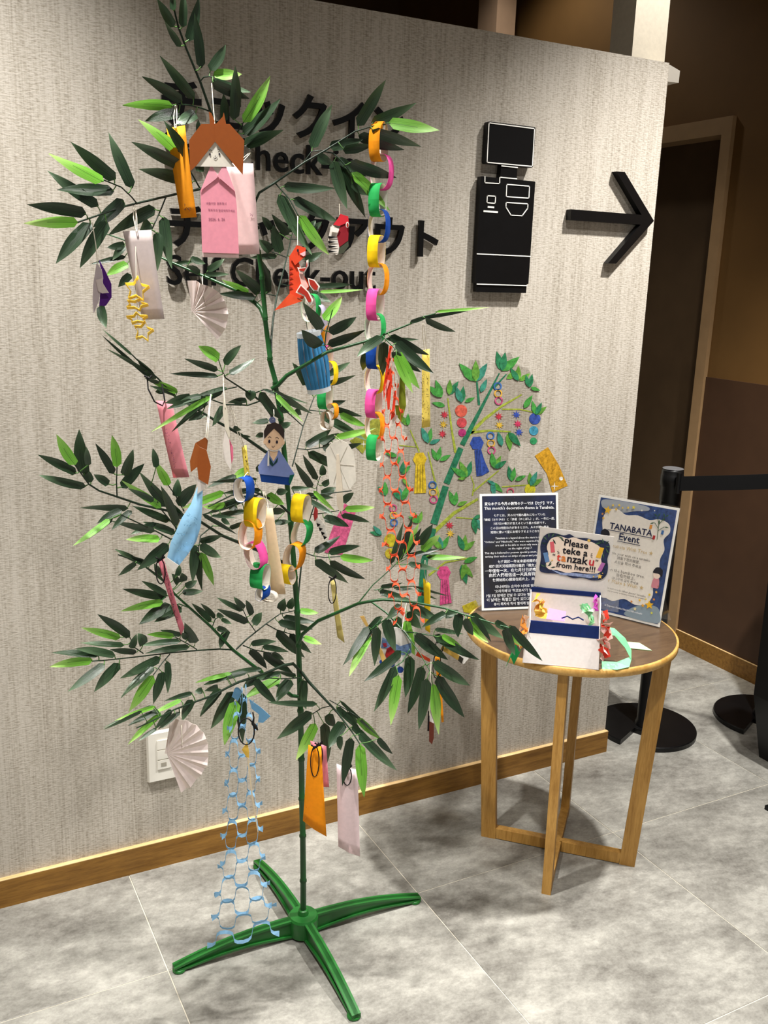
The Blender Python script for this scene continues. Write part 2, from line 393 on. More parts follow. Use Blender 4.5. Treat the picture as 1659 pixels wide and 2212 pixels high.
def rounded(pts, r=6):
    out = []
    n = len(pts)
    for i in range(n):
        p, a, b = Vector(pts[i]), Vector(pts[i-1]), Vector(pts[(i+1) % n])
        u, v = (a-p).normalized(), (b-p).normalized()
        for t in (0, .25, .5, .75, 1):
            q = p + u*r*(1-t)**2 + v*r*t**2; out.append((q.x, q.y))
    return out
wpoly('display_panel', 'K', rounded([(204, 121), (592, 168), (570, 499), (183, 464)], 14), KI, M_BLACK, .02, .004)
wpoly('neck_panel', 'K', [(312, 470), (445, 482), (437, 600), (303, 590)], KI, M_BLACK, .0195, .004)
wpoly('body_panel', 'K', rounded([(147, 568), (590, 611), (533, 1448), (100, 1440)], 8), KI, M_BLACK, .02, .004)
wpoly('base_panel', 'K', [(112, 1438), (520, 1444), (514, 1520), (108, 1510)], KI, M_BLACK, .0185, .004)
LW = .0024
for pts, cl in (([(213, 133), (584, 180), (566, 488), (197, 455)], 1), ([(318, 484), (445, 497)], 0), ([(309, 577), (438, 589)], 0),
        ([(180, 572), (179, 621), (299, 628), (301, 580)], 0), ([(358, 634), (543, 649), (538, 747), (353, 734)], 1),
        ([(352, 781), (530, 793), (528, 829), (483, 890), (392, 885), (351, 819)], 1), ([(199, 727), (267, 731), (263, 789), (196, 783)], 1),
        ([(117, 1200), (549, 1221)], 0), ([(116, 1446), (519, 1459)], 0), ([(174, 853), (279, 860)], 0), ([(208, 818), (249, 822)], 0)):
    wline(KI, 'K', pts, LW*(1.7 if len(pts) == 2 and pts[0][1] in (853, 818) else 1), closed=bool(cl))
mb = MB(); q = Plane((0, WALLY-.02, 0), (0, -1, 0))
mb.poly([q.pt(*p) for p in fx('K', (882, 837), (1455, 882), (1250, 528), (1318, 532), (1556, 932), (1247, 1280), (1182, 1276), (1449, 962), (877, 923))], (0, -1, 0), .019)
tag(mb.build('arrow_sign', M_BLACK), 'black right-pointing arrow mounted on the wall beside the kiosk pictogram', 'sign')

# outlet plate
OUT = empty('wall_outlet', wl(350, 1688), 'white outlet plate with a network socket low on the wall', 'outlet')
a, b = wl(315, 1583), wl(318, 1690); X0, X1, Z0, Z1 = a.x, a.x+.092, b.z, a.z
m = MB(); m.hexa([(X0,WALLY,Z0),(X1,WALLY,Z0),(X1,WALLY,Z1),(X0,WALLY,Z1)], [(X0+.003,WALLY-.009,Z0+.003),(X1-.003,WALLY-.009,Z0+.003),(X1-.003,WALLY-.009,Z1-.003),(X0+.003,WALLY-.009,Z1-.003)]); m.build('plate', M_WHITEPL, OUT)
xc = X0+.036
for k, nm in enumerate(('socket_module', 'blank_module', 'network_module')):
    z = Z1-.033-k*.026; mm = MB(); mm.box((xc-.013, WALLY-.0115, z-.0115), (xc+.02, WALLY-.0085, z+.0115)); mo = mm.build(nm, M_WHITEPL, OUT)
    if k == 2:
        mm = MB(); mm.box((xc-.005, WALLY-.0119, z-.005), (xc+.008, WALLY-.0114, z+.005)); mm.build('port', plain('port_grey', (170, 164, 150), .5, .3), mo)

# ------------------------------------------------------------------ bamboo tree
BX, BY = .710, 1.655
TREE = empty('bamboo_tree', (BX, BY, 0), 'artificial green bamboo tree on a four-legged green stand, hung with paper ornaments', 'bamboo')
m = MB(); m.lathe((BX, BY, 0), [(.027,.004),(.031,.006),(.033,.03),(.033,.046),(.030,.051),(.012,.052),(.0105,.062),(.008,.064)], 40, smooth=False)
m.build('stand_hub', M_STAND, TREE)
for tip in ((.421, 1.662), (1.001, 1.646), (.707, 1.378), (.705, 1.936)):
    d = (Vector((tip[0], tip[1], 0))-Vector((BX, BY, 0))); L = d.length; d.normalize(); s = Vector((-d.y, d.x, 0)); C = Vector((BX, BY, 0))
    m = MB(); K = 8
    def prof(t): return .047*(1-t)**.8+.014*(1-(1-t)**.8), .006+.022*(1-t**1.6)*0
    def rail(w, zf): 
        return [[C+d*(.028+(L-.028)*k/K)+s*(sg*w)+Vector((0,0,zf(k/K))) for k in range(K+1)] for sg in (-1, 1)]
    top = lambda t: .015+.033*(1-t)**1.0 + .010*_s(math.pi*t)
    bot = lambda t: .004+.010*_s(math.pi*min(1, t*1.1))*(1 if t < .9 else .3)
    for w, za, zb in ((.0045, bot, top), (.0095, lambda t: top(t)-.005, top), (.0095, bot, lambda t: bot(t)+.005)):
        A = rail(w, za); B = rail(w, zb); n = K+1
        vs = A[0]+A[1]+B[1]+B[0]; fs = []
        for k in range(K):
            for q in range(4): fs.append((q*n+k, ((q+1) % 4)*n+k, ((q+1) % 4)*n+k+1, q*n+k+1))
        fs += [(0, 3*n, 2*n, n), (K, n+K, 2*n+K, 3*n+K)]; m.add(vs, fs)
    lg = m.build('stand_leg', M_STAND, TREE)
    m = MB(); m.lathe(C+d*(L-.012), [(.013,0),(.014,.002),(.014,.005),(.011,.007)], 18); m.build('foot_pad', M_STAND, lg)

STEM = [(655, 1972, 1.655), (655, 1902, 1.655), (654, 1805, 1.655), (652, 1725, 1.655), (651, 1640, 1.655), (649, 1535, 1.655), (645, 1394, 1.655), (642, 1321, 1.655),
        (637, 1248, 1.655), (628, 1130, 1.654), (620, 1040, 1.652), (607, 905, 1.65), (595, 828, 1.65), (583, 775, 1.65), (573, 688, 1.648), (566, 600, 1.645), (558, 540, 1.64)]
m = MB(); pts = []; rr = []
for i, (x, y, Y) in enumerate(STEM):
    p = at(x, y, Y); r = .0068-.0026*i/len(STEM)
    if 0 < i < len(STEM)-1:
        dz = Vector((0, 0, .004)); pts += [p-dz, p-dz*.4, p, p+dz*.4, p+dz]; rr += [r*.98, r*1.22, r*1.02, r*1.22, r*.98]
    else: pts.append(p); rr.append(r)
m.tube(pts, rr, 10); m.build('stem', M_STEM, TREE)

LV = {}
def leaf_mesh(kind, var):
    k = (kind, var)
    if k in LV: return LV[k]
    rng = random.Random(var*31+5); K = 12; vs = []; fs = []; uvs = []
    sag = rng.uniform(-.10, .10); side = rng.uniform(-.07, .07); fold = rng.uniform(.10, .30); tw = rng.uniform(-.5, .5)
    for i in range(K+1):
        t = i/K
        wd = (.84+.16*min(1, t/.36))*(min(1, t/.08)**.5)*(1 if t < .36 else (1-((t-.36)/.64)**2.0)) if t > 0 else 0
        wd = max(wd, .10 if i == 0 else (.02 if i == K else .05))
        cx = side*4*t*(1-t); cz = sag*4*t*(1-t)
        for j, u in enumerate((-1, -.5, 0, .5, 1)):
            a = tw*t; wob = .03*_s(9*t+u*2+var)
            x = u*.5*wd; z = fold*abs(u)*.5*wd+wob*abs(u)
            vs.append((cx*2+x*_c(a)-z*_s(a), t, cz*2+(x*_s(a)+z*_c(a)))); uvs.append((.5+u*.5*max(wd, .2), t))
    for i in range(K):
        for j in range(4): fs.append((i*5+j, i*5+j+1, (i+1)*5+j+1, (i+1)*5+j))
    me = bpy.data.meshes.new('leaf'); me.from_pydata(vs, [], fs); me.materials.append(M_LLEAF if kind == 'l' else M_DLEAF)
    ul = me.uv_layers.new(name='UVMap')
    for p in me.polygons:
        p.use_smooth = True
        for li in p.loop_indices: ul.data[li].uv = uvs[me.loops[li].vertex_index]
    LV[k] = me; return me
NLEAF = [0]
def nearest(lines, px, py):
    best = None
    for pts in lines:
        for i in range(len(pts)-1):
            ax, ay, aY = pts[i]; bx, by, bY = pts[i+1]; dx, dy = bx-ax, by-ay; L2 = dx*dx+dy*dy+1e-9
            t = max(0, min(1, ((px-ax)*dx+(py-ay)*dy)/L2)); qx, qy = ax+dx*t, ay+dy*t; d = math.hypot(px-qx, py-qy)
            if best is None or d < best[0]: best = (d, qx, qy, aY+(bY-aY)*t)
    return best
def branch(lines, leaves, twigmat=None, spread=.30, deep=0.0):
    """lines: (tile, [(x,y)...], Y0, Y1, r0, r1); leaves: (tile, [(bx,by,tx,ty,w,kind)...])"""
    m = MB(); pl = []
    for tile, pts, Y0, Y1, r0, r1 in lines:
        q = fx(tile, *pts); acc = [0]
        for i in range(1, len(q)): acc.append(acc[-1]+math.hypot(q[i][0]-q[i-1][0], q[i][1]-q[i-1][1]))
        P = [(x, y, Y0+(Y1-Y0)*a/acc[-1]) for (x, y), a in zip(q, acc)]; pl.append(P)
        m.tube([at(*p) for p in P], [r0+(r1-r0)*a/acc[-1] for a in acc], 6, 0)
    todo = []
    for tile, lv in leaves:
        s = TILES[tile][2]
        for bx, by, tx, ty, wd, kind in lv:
            (bx, by), (tx, ty) = fx(tile, (bx, by), (tx, ty)); wd /= s
            d, qx, qy, Y = nearest(pl, bx, by); rng = random.Random(int(bx*7+by*13+tx)); 
            Y += rng.uniform(-.012, .012)
            dist = (at(bx, by, Y)-CAM).length; Lm = math.hypot(tx-bx, ty-by)/FPX*dist
            Yt = Y+rng.uniform(-1, .6)*spread*Lm - .1*Lm
            Y = min(Y, 1.99); Yt = min(Yt, 2.0)
            B = at(bx, by, Y); T = at(tx, ty, Yt); ax = T-B; L = ax.length; ax.normalize()
            v = (CAM-(B+T)/2).normalized(); n = (v-ax*v.dot(ax)).normalized(); roll = math.radians(rng.uniform(-28, 28))
            n2 = (Matrix.Rotation(roll, 3, ax) @ n).normalized(); x = ax.cross(n2).normalized()
            W = wd/FPX*dist/max(.6, _c(roll))*.92
            todo.append((kind, rng.randrange(8), B, x, ax, n2, L, W))
            if 1.5 < d < 48:
                mid = at((bx+qx)/2, (by+qy)/2+ (2 if rng.random() < .5 else -1), (Y+pl[0][0][2]*0+Y)/2)
                m.tube([at(qx, qy, nearest(pl, qx, qy)[3]), mid, B+ax*.006*0+ax*L*.03], [.0011, .0009, .0009], 4, 1, caps=False)
    br = m.build('branch', [twigmat or M_TWIG, M_TWIGL], TREE); org = ORG[TREE.name]
    for kind, var, B, x, ax, n2, L, W in todo:
        M = Matrix.Identity(4)
        for i in range(3): M[i][0] = x[i]*W; M[i][1] = ax[i]*L; M[i][2] = n2[i]*W*.9; M[i][3] = B[i]-org[i]
        LEAVES.append((L*W, br, kind, var, M))
    return br
LEAVES = []
def finish_leaves(limit=300):
    LEAVES.sort(key=lambda a: -a[0])
    for _, br, kind, var, M in LEAVES[:limit]:
        o = bpy.data.objects.new('leaf', leaf_mesh(kind, var)); COL.objects.link(o); o.parent = br; o.matrix_basis = M
    rest = LEAVES[limit:]
    if rest:
        bm = bmesh.new(); 
        for _, br, kind, var, M in rest:
            n0 = len(bm.verts); f0 = len(bm.faces); bm.from_mesh(leaf_mesh(kind, var)); bm.verts.ensure_lookup_table(); bm.faces.ensure_lookup_table()
            for v in bm.verts[n0:]: v.co = M @ v.co
            for f in bm.faces[f0:]: f.material_index = 1 if kind == 'l' else 0
        me = bpy.data.meshes.new('small_leaves'); bm.to_mesh(me); bm.free(); me.materials.clear(); me.materials.append(M_DLEAF); me.materials.append(M_LLEAF)
        o = bpy.data.objects.new('small_leaves', me); COL.objects.link(o); o.parent = TREE; o['kind'] = 'stuff'
d, l = 'd', 'l'
# top of the tree
branch([('F', [(558, 540), (520, 420), (470, 275), (455, 241), (433, 178), (402, 104), (385, 58), (376, 20), (371, -12)], 1.64, 1.60, .0034, .0014),
        ('T2', [(850, 1000), (770, 970), (650, 940), (550, 935)], 1.625, 1.58, .0014, .0010), ('T2', [(755, 730), (790, 690), (840, 685), (870, 690)], 1.61, 1.59, .0012, .0010),
        ('T2', [(960, 1330), (1060, 1220), (1090, 1185), (1145, 1095)], 1.63, 1.60, .0014, .0010)],
    [('T2', [(520,240,365,-20,85,d),(515,90,495,-60,55,l),(597,245,610,-90,80,d),(650,370,745,-30,90,d),(765,610,705,110,85,d),(580,420,437,190,60,d),
     (845,630,985,400,85,d),(875,665,1132,665,90,l),(860,725,1210,825,80,d),(868,740,1200,885,95,d),(1055,1075,1070,590,95,d),(965,1090,965,840,75,d),
     (705,885,395,500,90,d),(595,910,235,685,95,d),(510,950,60,943,95,l),(570,1010,262,1085,90,d),(718,1010,530,1120,110,d),
     (1145,1095,1385,680,105,l),(1140,1205,1475,885,115,d),(1150,1300,1500,1165,115,d),(740,1180,742,1070,45,d),(755,1540,760,1450,80,d)])])
# upper left
branch([('T1', [(2150, 1300), (1900, 1010), (1640, 945), (1400, 995), (1060, 1075), (940, 1105), (690, 1190), (530, 1245)], 1.64, 1.44, .0026, .0012),
        ('T1', [(1060, 1075), (1010, 1015), (920, 930), (760, 865)], 1.50, 1.46, .0012, .001), ('T1', [(1320, 1020), (1280, 1120), (1190, 1320)], 1.53, 1.51, .0012, .001),
        ('T1', [(1625, 940), (1540, 790), (1430, 600)], 1.57, 1.53, .0014, .001)],
    [('T1', [(1020,940,805,435,105,d),(870,860,463,522,115,d),(755,880,270,630,110,l),(855,965,345,955,105,d),(715,1100,255,780,105,d),(605,1165,70,1085,110,d),
     (530,1245,45,1255,100,l),(940,1045,665,1290,115,d),(650,1255,335,1615,115,d),(795,1240,550,1655,120,d),(1225,1120,805,1360,115,d),(1180,1250,1085,1330,100,d),
     (1300,1195,1375,1660,108,d),(1250,1335,1245,1680,100,d),(1425,610,1075,325,100,l),(1535,680,1295,325,100,d),(1460,745,1010,525,105,d),(1560,890,1075,768,110,d)]),
     ('T4', [(155,665,205,865,85,d)])])
# upper left, towards the wall
branch([('T4', [(1625, 780), (1590, 690), (1540, 640), (1380, 530), (1080, 400), (820, 290), (500, 140), (350, 70), (200, 20)], 1.648, 1.86, .0045, .0012)],
    [('T4', [(400,290,205,395,80,l),(425,385,310,500,75,d),(380,225,60,295,45,d),(372,115,210,145,70,d),(372,130,262,255,70,d),(830,285,1000,265,40,d),(960,240,1095,290,60,l),
     (1110,350,1265,245,65,d),(1090,380,1310,382,45,d),(1045,370,920,300,55,d),(1575,545,1365,340,95,d),(1480,545,1235,430,60,l),(1540,590,1210,560,75,d),(1650,545,1590,250,95,d)])], M_STEM, .2)
branch([('T5', [(190, 1340), (190, 1230), (205, 1050), (240, 830), (330, 480), (380, 260)], 1.652, 1.84, .0026, .0010), ('T5', [(245, 830), (160, 810), (60, 800)], 1.75, 1.76, .0011, .001),
        ('T5', [(325, 480), (190, 430)], 1.80, 1.80, .001, .0009), ('T5', [(350, 320), (450, 315), (540, 220)], 1.82, 1.80, .001, .0009), ('T5', [(270, 720), (480, 760), (620, 770)], 1.77, 1.76, .001, .0009)],
    [('T5', [(190,230,105,115,65,d),(340,280,195,95,85,d),(270,440,210,190,105,d),(185,430,80,320,90,d),(530,240,645,160,60,d),(530,205,590,150,50,d),(370,255,345,190,50,l),
     (490,500,650,435,75,d),(150,805,110,510,100,d),(85,800,-60,660,100,d),(590,745,920,725,50,d),(620,790,1010,770,35,l),(560,800,730,885,70,d),(240,470,0,485,55,d)])], spread=.2)
# upper right
branch([('T3', [(-40, 1590), (-60, 1240), (0, 1105), (140, 1015), (410, 830), (600, 720), (860, 555), (1010, 510), (1130, 490)], 1.64, 1.55, .0028, .0012),
        ('T3', [(140, 1015), (180, 1060), (270, 1160), (345, 1300)], 1.61, 1.58, .0013, .001), ('T3', [(580, 735), (660, 750), (730, 810), (820, 920)], 1.585, 1.56, .0013, .001),
        ('T3', [(400, 830), (470, 735), (560, 725)], 1.60, 1.585, .0011, .001)],
    [('T3', [(470,705,655,310,110,d),(880,505,1140,85,110,d),(1005,475,1405,300,100,d),(1160,480,1615,545,112,l),(1010,545,1450,690,100,d),(890,590,1300,720,110,d),
     (630,690,930,625,95,d),(750,718,1020,680,85,d),(810,825,1230,970,105,d),(525,770,660,840,90,d),(665,815,788,1252,112,d),(740,880,955,1335,112,d),(830,925,1170,1265,112,l),
     (700,800,960,960,80,d),(830,1020,970,1130,65,d),(215,1045,675,1065,95,d),(175,1120,470,1660,122,d),(300,1160,720,1370,105,d),(362,1310,625,1660,100,l)])])
# right, middle height
branch([('T5', [(195, 1660), (250, 1625), (330, 1540), (690, 1330), (1030, 1235), (1190, 1175), (1440, 1075), (1560, 1010), (1660, 985)], 1.65, 1.50, .0042, .0011),
        ('T5', [(710, 1330), (670, 1270), (680, 1170), (740, 950)], 1.60, 1.57, .0012, .0009), ('T5', [(1180, 1180), (1240, 1240), (1310, 1310)], 1.535, 1.51, .0011, .0009)],
    [('T5', [(640,1125,475,885,110,d),(660,1040,825,830,95,l),(705,1150,955,1015,95,d),(695,1260,1035,1130,90,d),(635,1275,460,1130,112,d),(1180,1195,960,1370,95,d),
     (1040,1340,1010,1500,90,d),(1200,1240,1190,1550,105,d),(1250,1185,1605,1355,90,d),(1300,1240,1645,1520,110,d),(1215,1212,1520,1216,40,d),(1270,1330,1535,1510,75,d),(1310,1325,1520,1660,105,l)]),
     ('C5', [(680,155,800,110,28,d),(760,130,1030,87,24,d),(830,92,1155,66,20,l),(772,138,952,212,42,d)]),
     ('T8', [(1060,110,1210,450,90,l)])], M_STEM)
# left, middle height
branch([('T7', [(1330, 900), (1270, 730), (1190, 620), (1110, 560), (1030, 510), (860, 400), (835, 350)], 1.65, 1.52, .0032, .0011), ('T7', [(1190, 600), (1060, 645), (940, 640), (860, 640), (640, 560), (540, 600)], 1.60, 1.50, .0014, .001),
        ('T7', [(960, 480), (870, 500), (700, 560)], 1.56, 1.52, .0011, .0009), ('T7', [(1110, 540), (1200, 505), (1300, 530), (1420, 600)], 1.59, 1.54, .0012, .0009), ('T7', [(1320, 640), (1440, 730), (1550, 830)], 1.62, 1.62, .0012, .001)],
    [('T7', [(800,235,615,115,100,l),(850,280,1000,105,78,d),(790,330,490,228,68,d),(795,385,360,362,52,d),(890,365,1125,222,68,d),(1078,510,1080,608,105,d),(1170,525,1375,780,92,d),
     (1290,520,1640,720,72,d),(1310,550,1560,800,55,l),(1190,500,1600,630,34,d),(1365,640,1430,710,85,d),(1485,680,1540,730,75,d),(1360,830,1450,800,60,d),(1245,780,1095,805,58,d),
     (1200,910,1125,925,48,d),(930,840,1000,865,52,d),(870,485,560,580,40,d),(1050,600,880,620,58,d),(740,560,190,885,52,l),(560,600,330,680,52,l),(730,560,375,885,52,d),(840,510,500,640,62,d),
     (650,720,525,785,62,d),(840,650,740,835,74,d),(700,610,540,720,72,d),(550,570,315,625,84,d),(640,560,420,640,62,d),(1010,640,900,605,40,d)])])
branch([('T7', [(1380, 1150), (1215, 1060), (1000, 910), (800, 800), (650, 710), (400, 560), (250, 400), (130, 300), (20, 190)], 1.652, 1.60, .0034, .0010)],
    [('T7', [(430,530,160,415,64,l),(300,525,230,525,52,l),(410,550,180,470,42,d),(560,760,690,740,45,d),(1010,920,1090,930,30,d)]),
     ('T4', [(580,1300,160,925,34,d),(440,1110,165,870,28,l),(560,1250,205,1050,36,d),(640,1320,480,1140,62,d),(700,1370,545,1310,45,d)])])
# left, lower middle
branch([('F', [(632, 1225), (565, 1192), (480, 1157), (430, 1125), (380, 1107), (303, 1090), (214, 1060), (192, 1046), (166, 1010), (161, 1003)], 1.65, 1.45, .0036, .0011),
        ('T6', [(800, 795), (795, 660), (800, 530)], 1.49, 1.48, .0011, .0009), ('T6', [(1340, 1090), (1200, 920), (1160, 840)], 1.56, 1.50, .0013, .001), ('T6', [(1330, 1090), (1250, 880), (1100, 700)], 1.57, 1.51, .0013, .001),
        ('T6', [(1480, 1150), (1280, 1180), (1150, 1110), (1000, 1040), (830, 960)], 1.60, 1.46, .0015, .001), ('T6', [(1400, 930), (1330, 800), (1260, 700)], 1.58, 1.56, .0012, .001),
        ('T6', [(1290, 1640), (1190, 1520), (1000, 1390), (810, 1320)], 1.62, 1.52, .0016, .001)],
    [('T6', [(425,515,255,240,98,l),(435,590,90,425,82,d),(520,710,95,605,78,d),(510,600,460,195,118,d),(545,520,525,350,62,d),(570,670,470,520,72,d),(725,690,590,600,78,d),(770,595,605,320,78,d),
     (800,535,755,250,88,l),(860,610,945,375,92,d),(840,720,1045,505,98,d),(900,905,470,900,66,d),(840,920,620,1040,68,d),(740,1000,405,1240,58,l),(765,985,440,1225,62,d),(930,925,750,1100,62,d),
     (1270,1015,930,880,78,d),(1195,900,840,655,74,l),(1130,840,895,725,62,d),(1250,890,1000,580,100,d),(1340,1060,1190,700,84,d),(1260,700,1140,475,88,l),(1150,540,1120,365,62,d),
     (1330,800,1345,640,84,d),(1350,880,1510,690,112,d),(1390,1000,1260,830,72,d),(1140,1110,745,1018,68,d),(1320,1130,1030,1025,72,d),(1150,1040,920,1140,60,d),(1185,1180,880,1185,78,l),
     (1260,1225,980,1460,112,d),(1000,1390,780,1270,52,d),(1100,1400,810,1320,42,d),(970,1390,810,1510,54,l),(1190,1520,1130,1400,62,d)])])
branch([('F', [(632, 1115), (600, 1085), (545, 1060), (500, 1070), (450, 1095)], 1.65, 1.50, .003, .001), ('U1', [(1600, 190), (1450, 250), (1250, 330), (1070, 380)], 1.60, 1.50, .0014, .001),
        ('U1', [(1160, 480), (1050, 570), (1040, 640), (1020, 720)], 1.58, 1.53, .0013, .001), ('F', [(645, 1085), (690, 1068), (760, 1060)], 1.64, 1.60, .0016, .001)],
    [('U1', [(1260,180,880,325,74,l),(1590,160,1240,190,54,d),(1560,210,1110,330,58,d),(1450,240,1090,380,62,d),(1450,350,1130,400,52,d),(1370,30,1110,140,52,d),(1560,60,1130,90,38,d),
     (1070,380,1380,560,44,d),(1240,410,1315,470,48,l),(1150,390,1370,410,34,d),(1310,500,1450,440,48,d),(1270,290,1070,310,62,l),(1380,320,1300,335,50,l),
     (1040,620,1250,565,68,d),(1045,650,1235,765,95,d),(1000,650,980,990,90,d),(1020,700,1065,1060,84,d),(1055,720,1170,1020,84,l)]),
     ('T7', [(1130,1205,1265,1225,80,d),(1265,1220,1400,1160,50,d),(1060,1220,915,1310,78,l)]),
     ('T8', [(120,1305,290,1300,52,d),(260,1400,510,1550,54,d),(250,1360,500,1390,58,d),(320,1330,515,1510,48,l)]),
     ('U2', [(570,170,670,170,66,d),(490,195,640,290,84,l),(530,350,650,350,72,d),(550,450,700,440,62,d)])])
# long lower left branches
branch([('F', [(648, 1505), (630, 1503), (553, 1443), (503, 1404), (457, 1355), (411, 1314), (380, 1286), (354, 1256), (315, 1225), (277, 1206), (250, 1187)], 1.652, 1.66, .0042, .0011),
        ('U1', [(830, 1100), (740, 1110), (700, 1150)], 1.66, 1.62, .0011, .001), ('U1', [(1150, 1400), (1180, 1320), (1220, 1290)], 1.665, 1.64, .0011, .001), ('U1', [(960, 1220), (860, 1180), (780, 1200)], 1.66, 1.63, .0012, .001)],
    [('U1', [(740,1120,350,1045,78,d),(750,1100,520,975,62,d),(715,1165,335,1245,78,l),(785,1190,500,1365,104,d),(880,1215,635,1345,92,d),(850,1000,790,910,62,d),(890,980,880,900,80,l),
     (910,1020,1020,970,68,d),(885,1080,1070,1065,64,d),(840,930,860,830,54,d),(690,930,640,840,54,d),(1145,1340,970,1175,58,d),(1180,1305,1050,1175,48,d),(1195,1270,1265,1295,48,l),
     (1235,1315,1330,1360,44,d),(1200,1390,1300,1420,54,d),(1290,1410,1225,1580,78,d)])], M_STEM)
branch([('U4', [(540, 425), (640, 330), (810, 195), (930, 110), (1060, 80)], 1.66, 1.72, .0018, .0011), ('U1', [(1545, 1430), (1480, 1340), (1430, 1230)], 1.66, 1.64, .0011, .0009), ('U4', [(810, 200), (900, 250), (1000, 280), (1150, 320)], 1.70, 1.72, .0012, .001),
        ('U4', [(600, 390), (700, 430), (800, 450), (870, 460)], 1.665, 1.66, .0012, .001)],
    [('U1', [(1430,1240,1190,1120,52,d),(1445,1215,1345,1115,58,l),(1510,1280,1455,1145,64,d),(1475,1345,1195,1225,74,d),(1525,1365,1600,1255,84,d)]),
     ('U4', [(935,75,975,-30,88,d),(1010,60,1050,-40,78,d),(1105,80,1280,100,62,l),(960,140,1260,185,72,d),(915,180,1230,245,78,d),(985,220,1200,230,62,d),(905,260,1155,500,92,d),(1020,290,1215,460,76,d),
      (1140,320,1305,380,66,l),(670,375,900,355,62,d),(775,400,1015,450,58,d),(665,430,815,600,78,d),(785,455,1045,635,88,d),(865,455,970,520,56,l)])], spread=.2)
branch([('F', [(503, 1404), (475, 1402), (427, 1405), (370, 1410), (278, 1421), (230, 1426), (201, 1428)], 1.655, 1.50, .0016, .001), ('U3', [(1150, 550), (1080, 630), (1000, 740)], 1.58, 1.55, .0011, .0009),
        ('U3', [(910, 545), (830, 490), (790, 400)], 1.555, 1.54, .0011, .0009), ('U3', [(1390, 510), (1310, 460), (1190, 395)], 1.61, 1.59, .0011, .0009)],
    [('U3', [(455,605,70,665,82,l),(510,560,90,540,72,d),(660,565,300,500,72,d),(740,470,335,450,58,d),(705,405,355,315,74,l),(790,395,500,195,84,d),(850,535,610,510,58,d),(565,640,230,890,90,d),
     (700,635,470,890,94,d),(1065,585,700,770,88,d),(1005,665,710,945,84,d),(1000,745,780,1070,105,l),(1090,710,1000,1000,94,d),(1125,615,1130,905,64,d),(910,470,860,365,94,d),(800,500,850,370,64,d),
     (1185,390,945,375,58,l),(1250,380,1060,335,52,d),(1240,435,880,475,58,d),(1325,485,930,545,64,d),(1380,450,1280,270,94,d),(1310,410,1250,360,58,d)])])
# bottom branches
branch([('U4', [(1115, 620), (1050, 555), (960, 570), (800, 640), (560, 720), (300, 850), (0, 960), (-200, 1060), (-350, 1130)], 1.65, 1.38, .0034, .0011), ('U4', [(1115, 680), (940, 690), (800, 680)], 1.64, 1.56, .0014, .001),
        ('U4', [(560, 720), (560, 810), (545, 890)], 1.57, 1.55, .0011, .001)],
    [('U3', [(1000,1010,545,1215,34,d),(900,1060,550,1230,34,d),(1020,1020,650,1150,40,l),(1050,1060,770,1195,58,d),(1250,960,980,1090,48,l),(1060,1090,770,1365,58,l),(1160,1050,1010,1230,58,d),
     (1200,1080,1040,1230,42,l),(1240,1070,1070,1220,42,d),(1030,1220,870,1330,38,d),(1350,960,1260,1150,88,d),(1350,900,1100,970,48,d),(1580,850,1460,880,62,d),(1440,870,1370,890,62,d),(1660,740,1380,810,38,l),(1660,760,1450,830,48,d)]),
     ('U4', [(640,630,250,740,54,d),(500,640,170,725,38,l),(770,600,460,640,48,d),(940,640,610,715,64,d),(935,690,605,870,88,l),(730,690,600,770,72,d),(700,690,910,920,84,d),(1030,700,900,900,112,d),
      (510,805,310,1140,112,d),(400,780,215,1030,84,d),(540,890,435,1285,124,l),(600,820,600,1265,104,d),(1075,665,900,620,48,d)])])
branch([('U5', [(380, 10), (440, 90), (550, 210), (700, 370), (830, 540), (900, 650)], 1.65, 1.42, .0034, .0011), ('U5', [(640, 310), (560, 330), (480, 380)], 1.56, 1.54, .0011, .001), ('U5', [(630, 260), (760, 330), (900, 420)], 1.54, 1.50, .0011, .001)],
    [('U4', [(1130,700,1165,960,108,d),(1265,915,820,900,58,d),(1215,990,905,1230,108,d),(1250,1090,1075,1420,104,l),(1330,1085,1350,1460,104,d),(1370,1000,1420,1120,94,d),(1500,1080,1370,1310,114,d),(1470,1200,1475,1330,62,d),(1565,1215,1490,1650,98,d)]),
     ('U5', [(900,655,940,1130,108,l),(890,550,1235,890,94,d),(1060,600,1195,740,62,d),(880,420,1090,610,74,l),(720,260,1090,600,34,d),(690,320,920,540,64,d),(780,370,900,470,52,d),(830,490,1000,620,62,d)])])
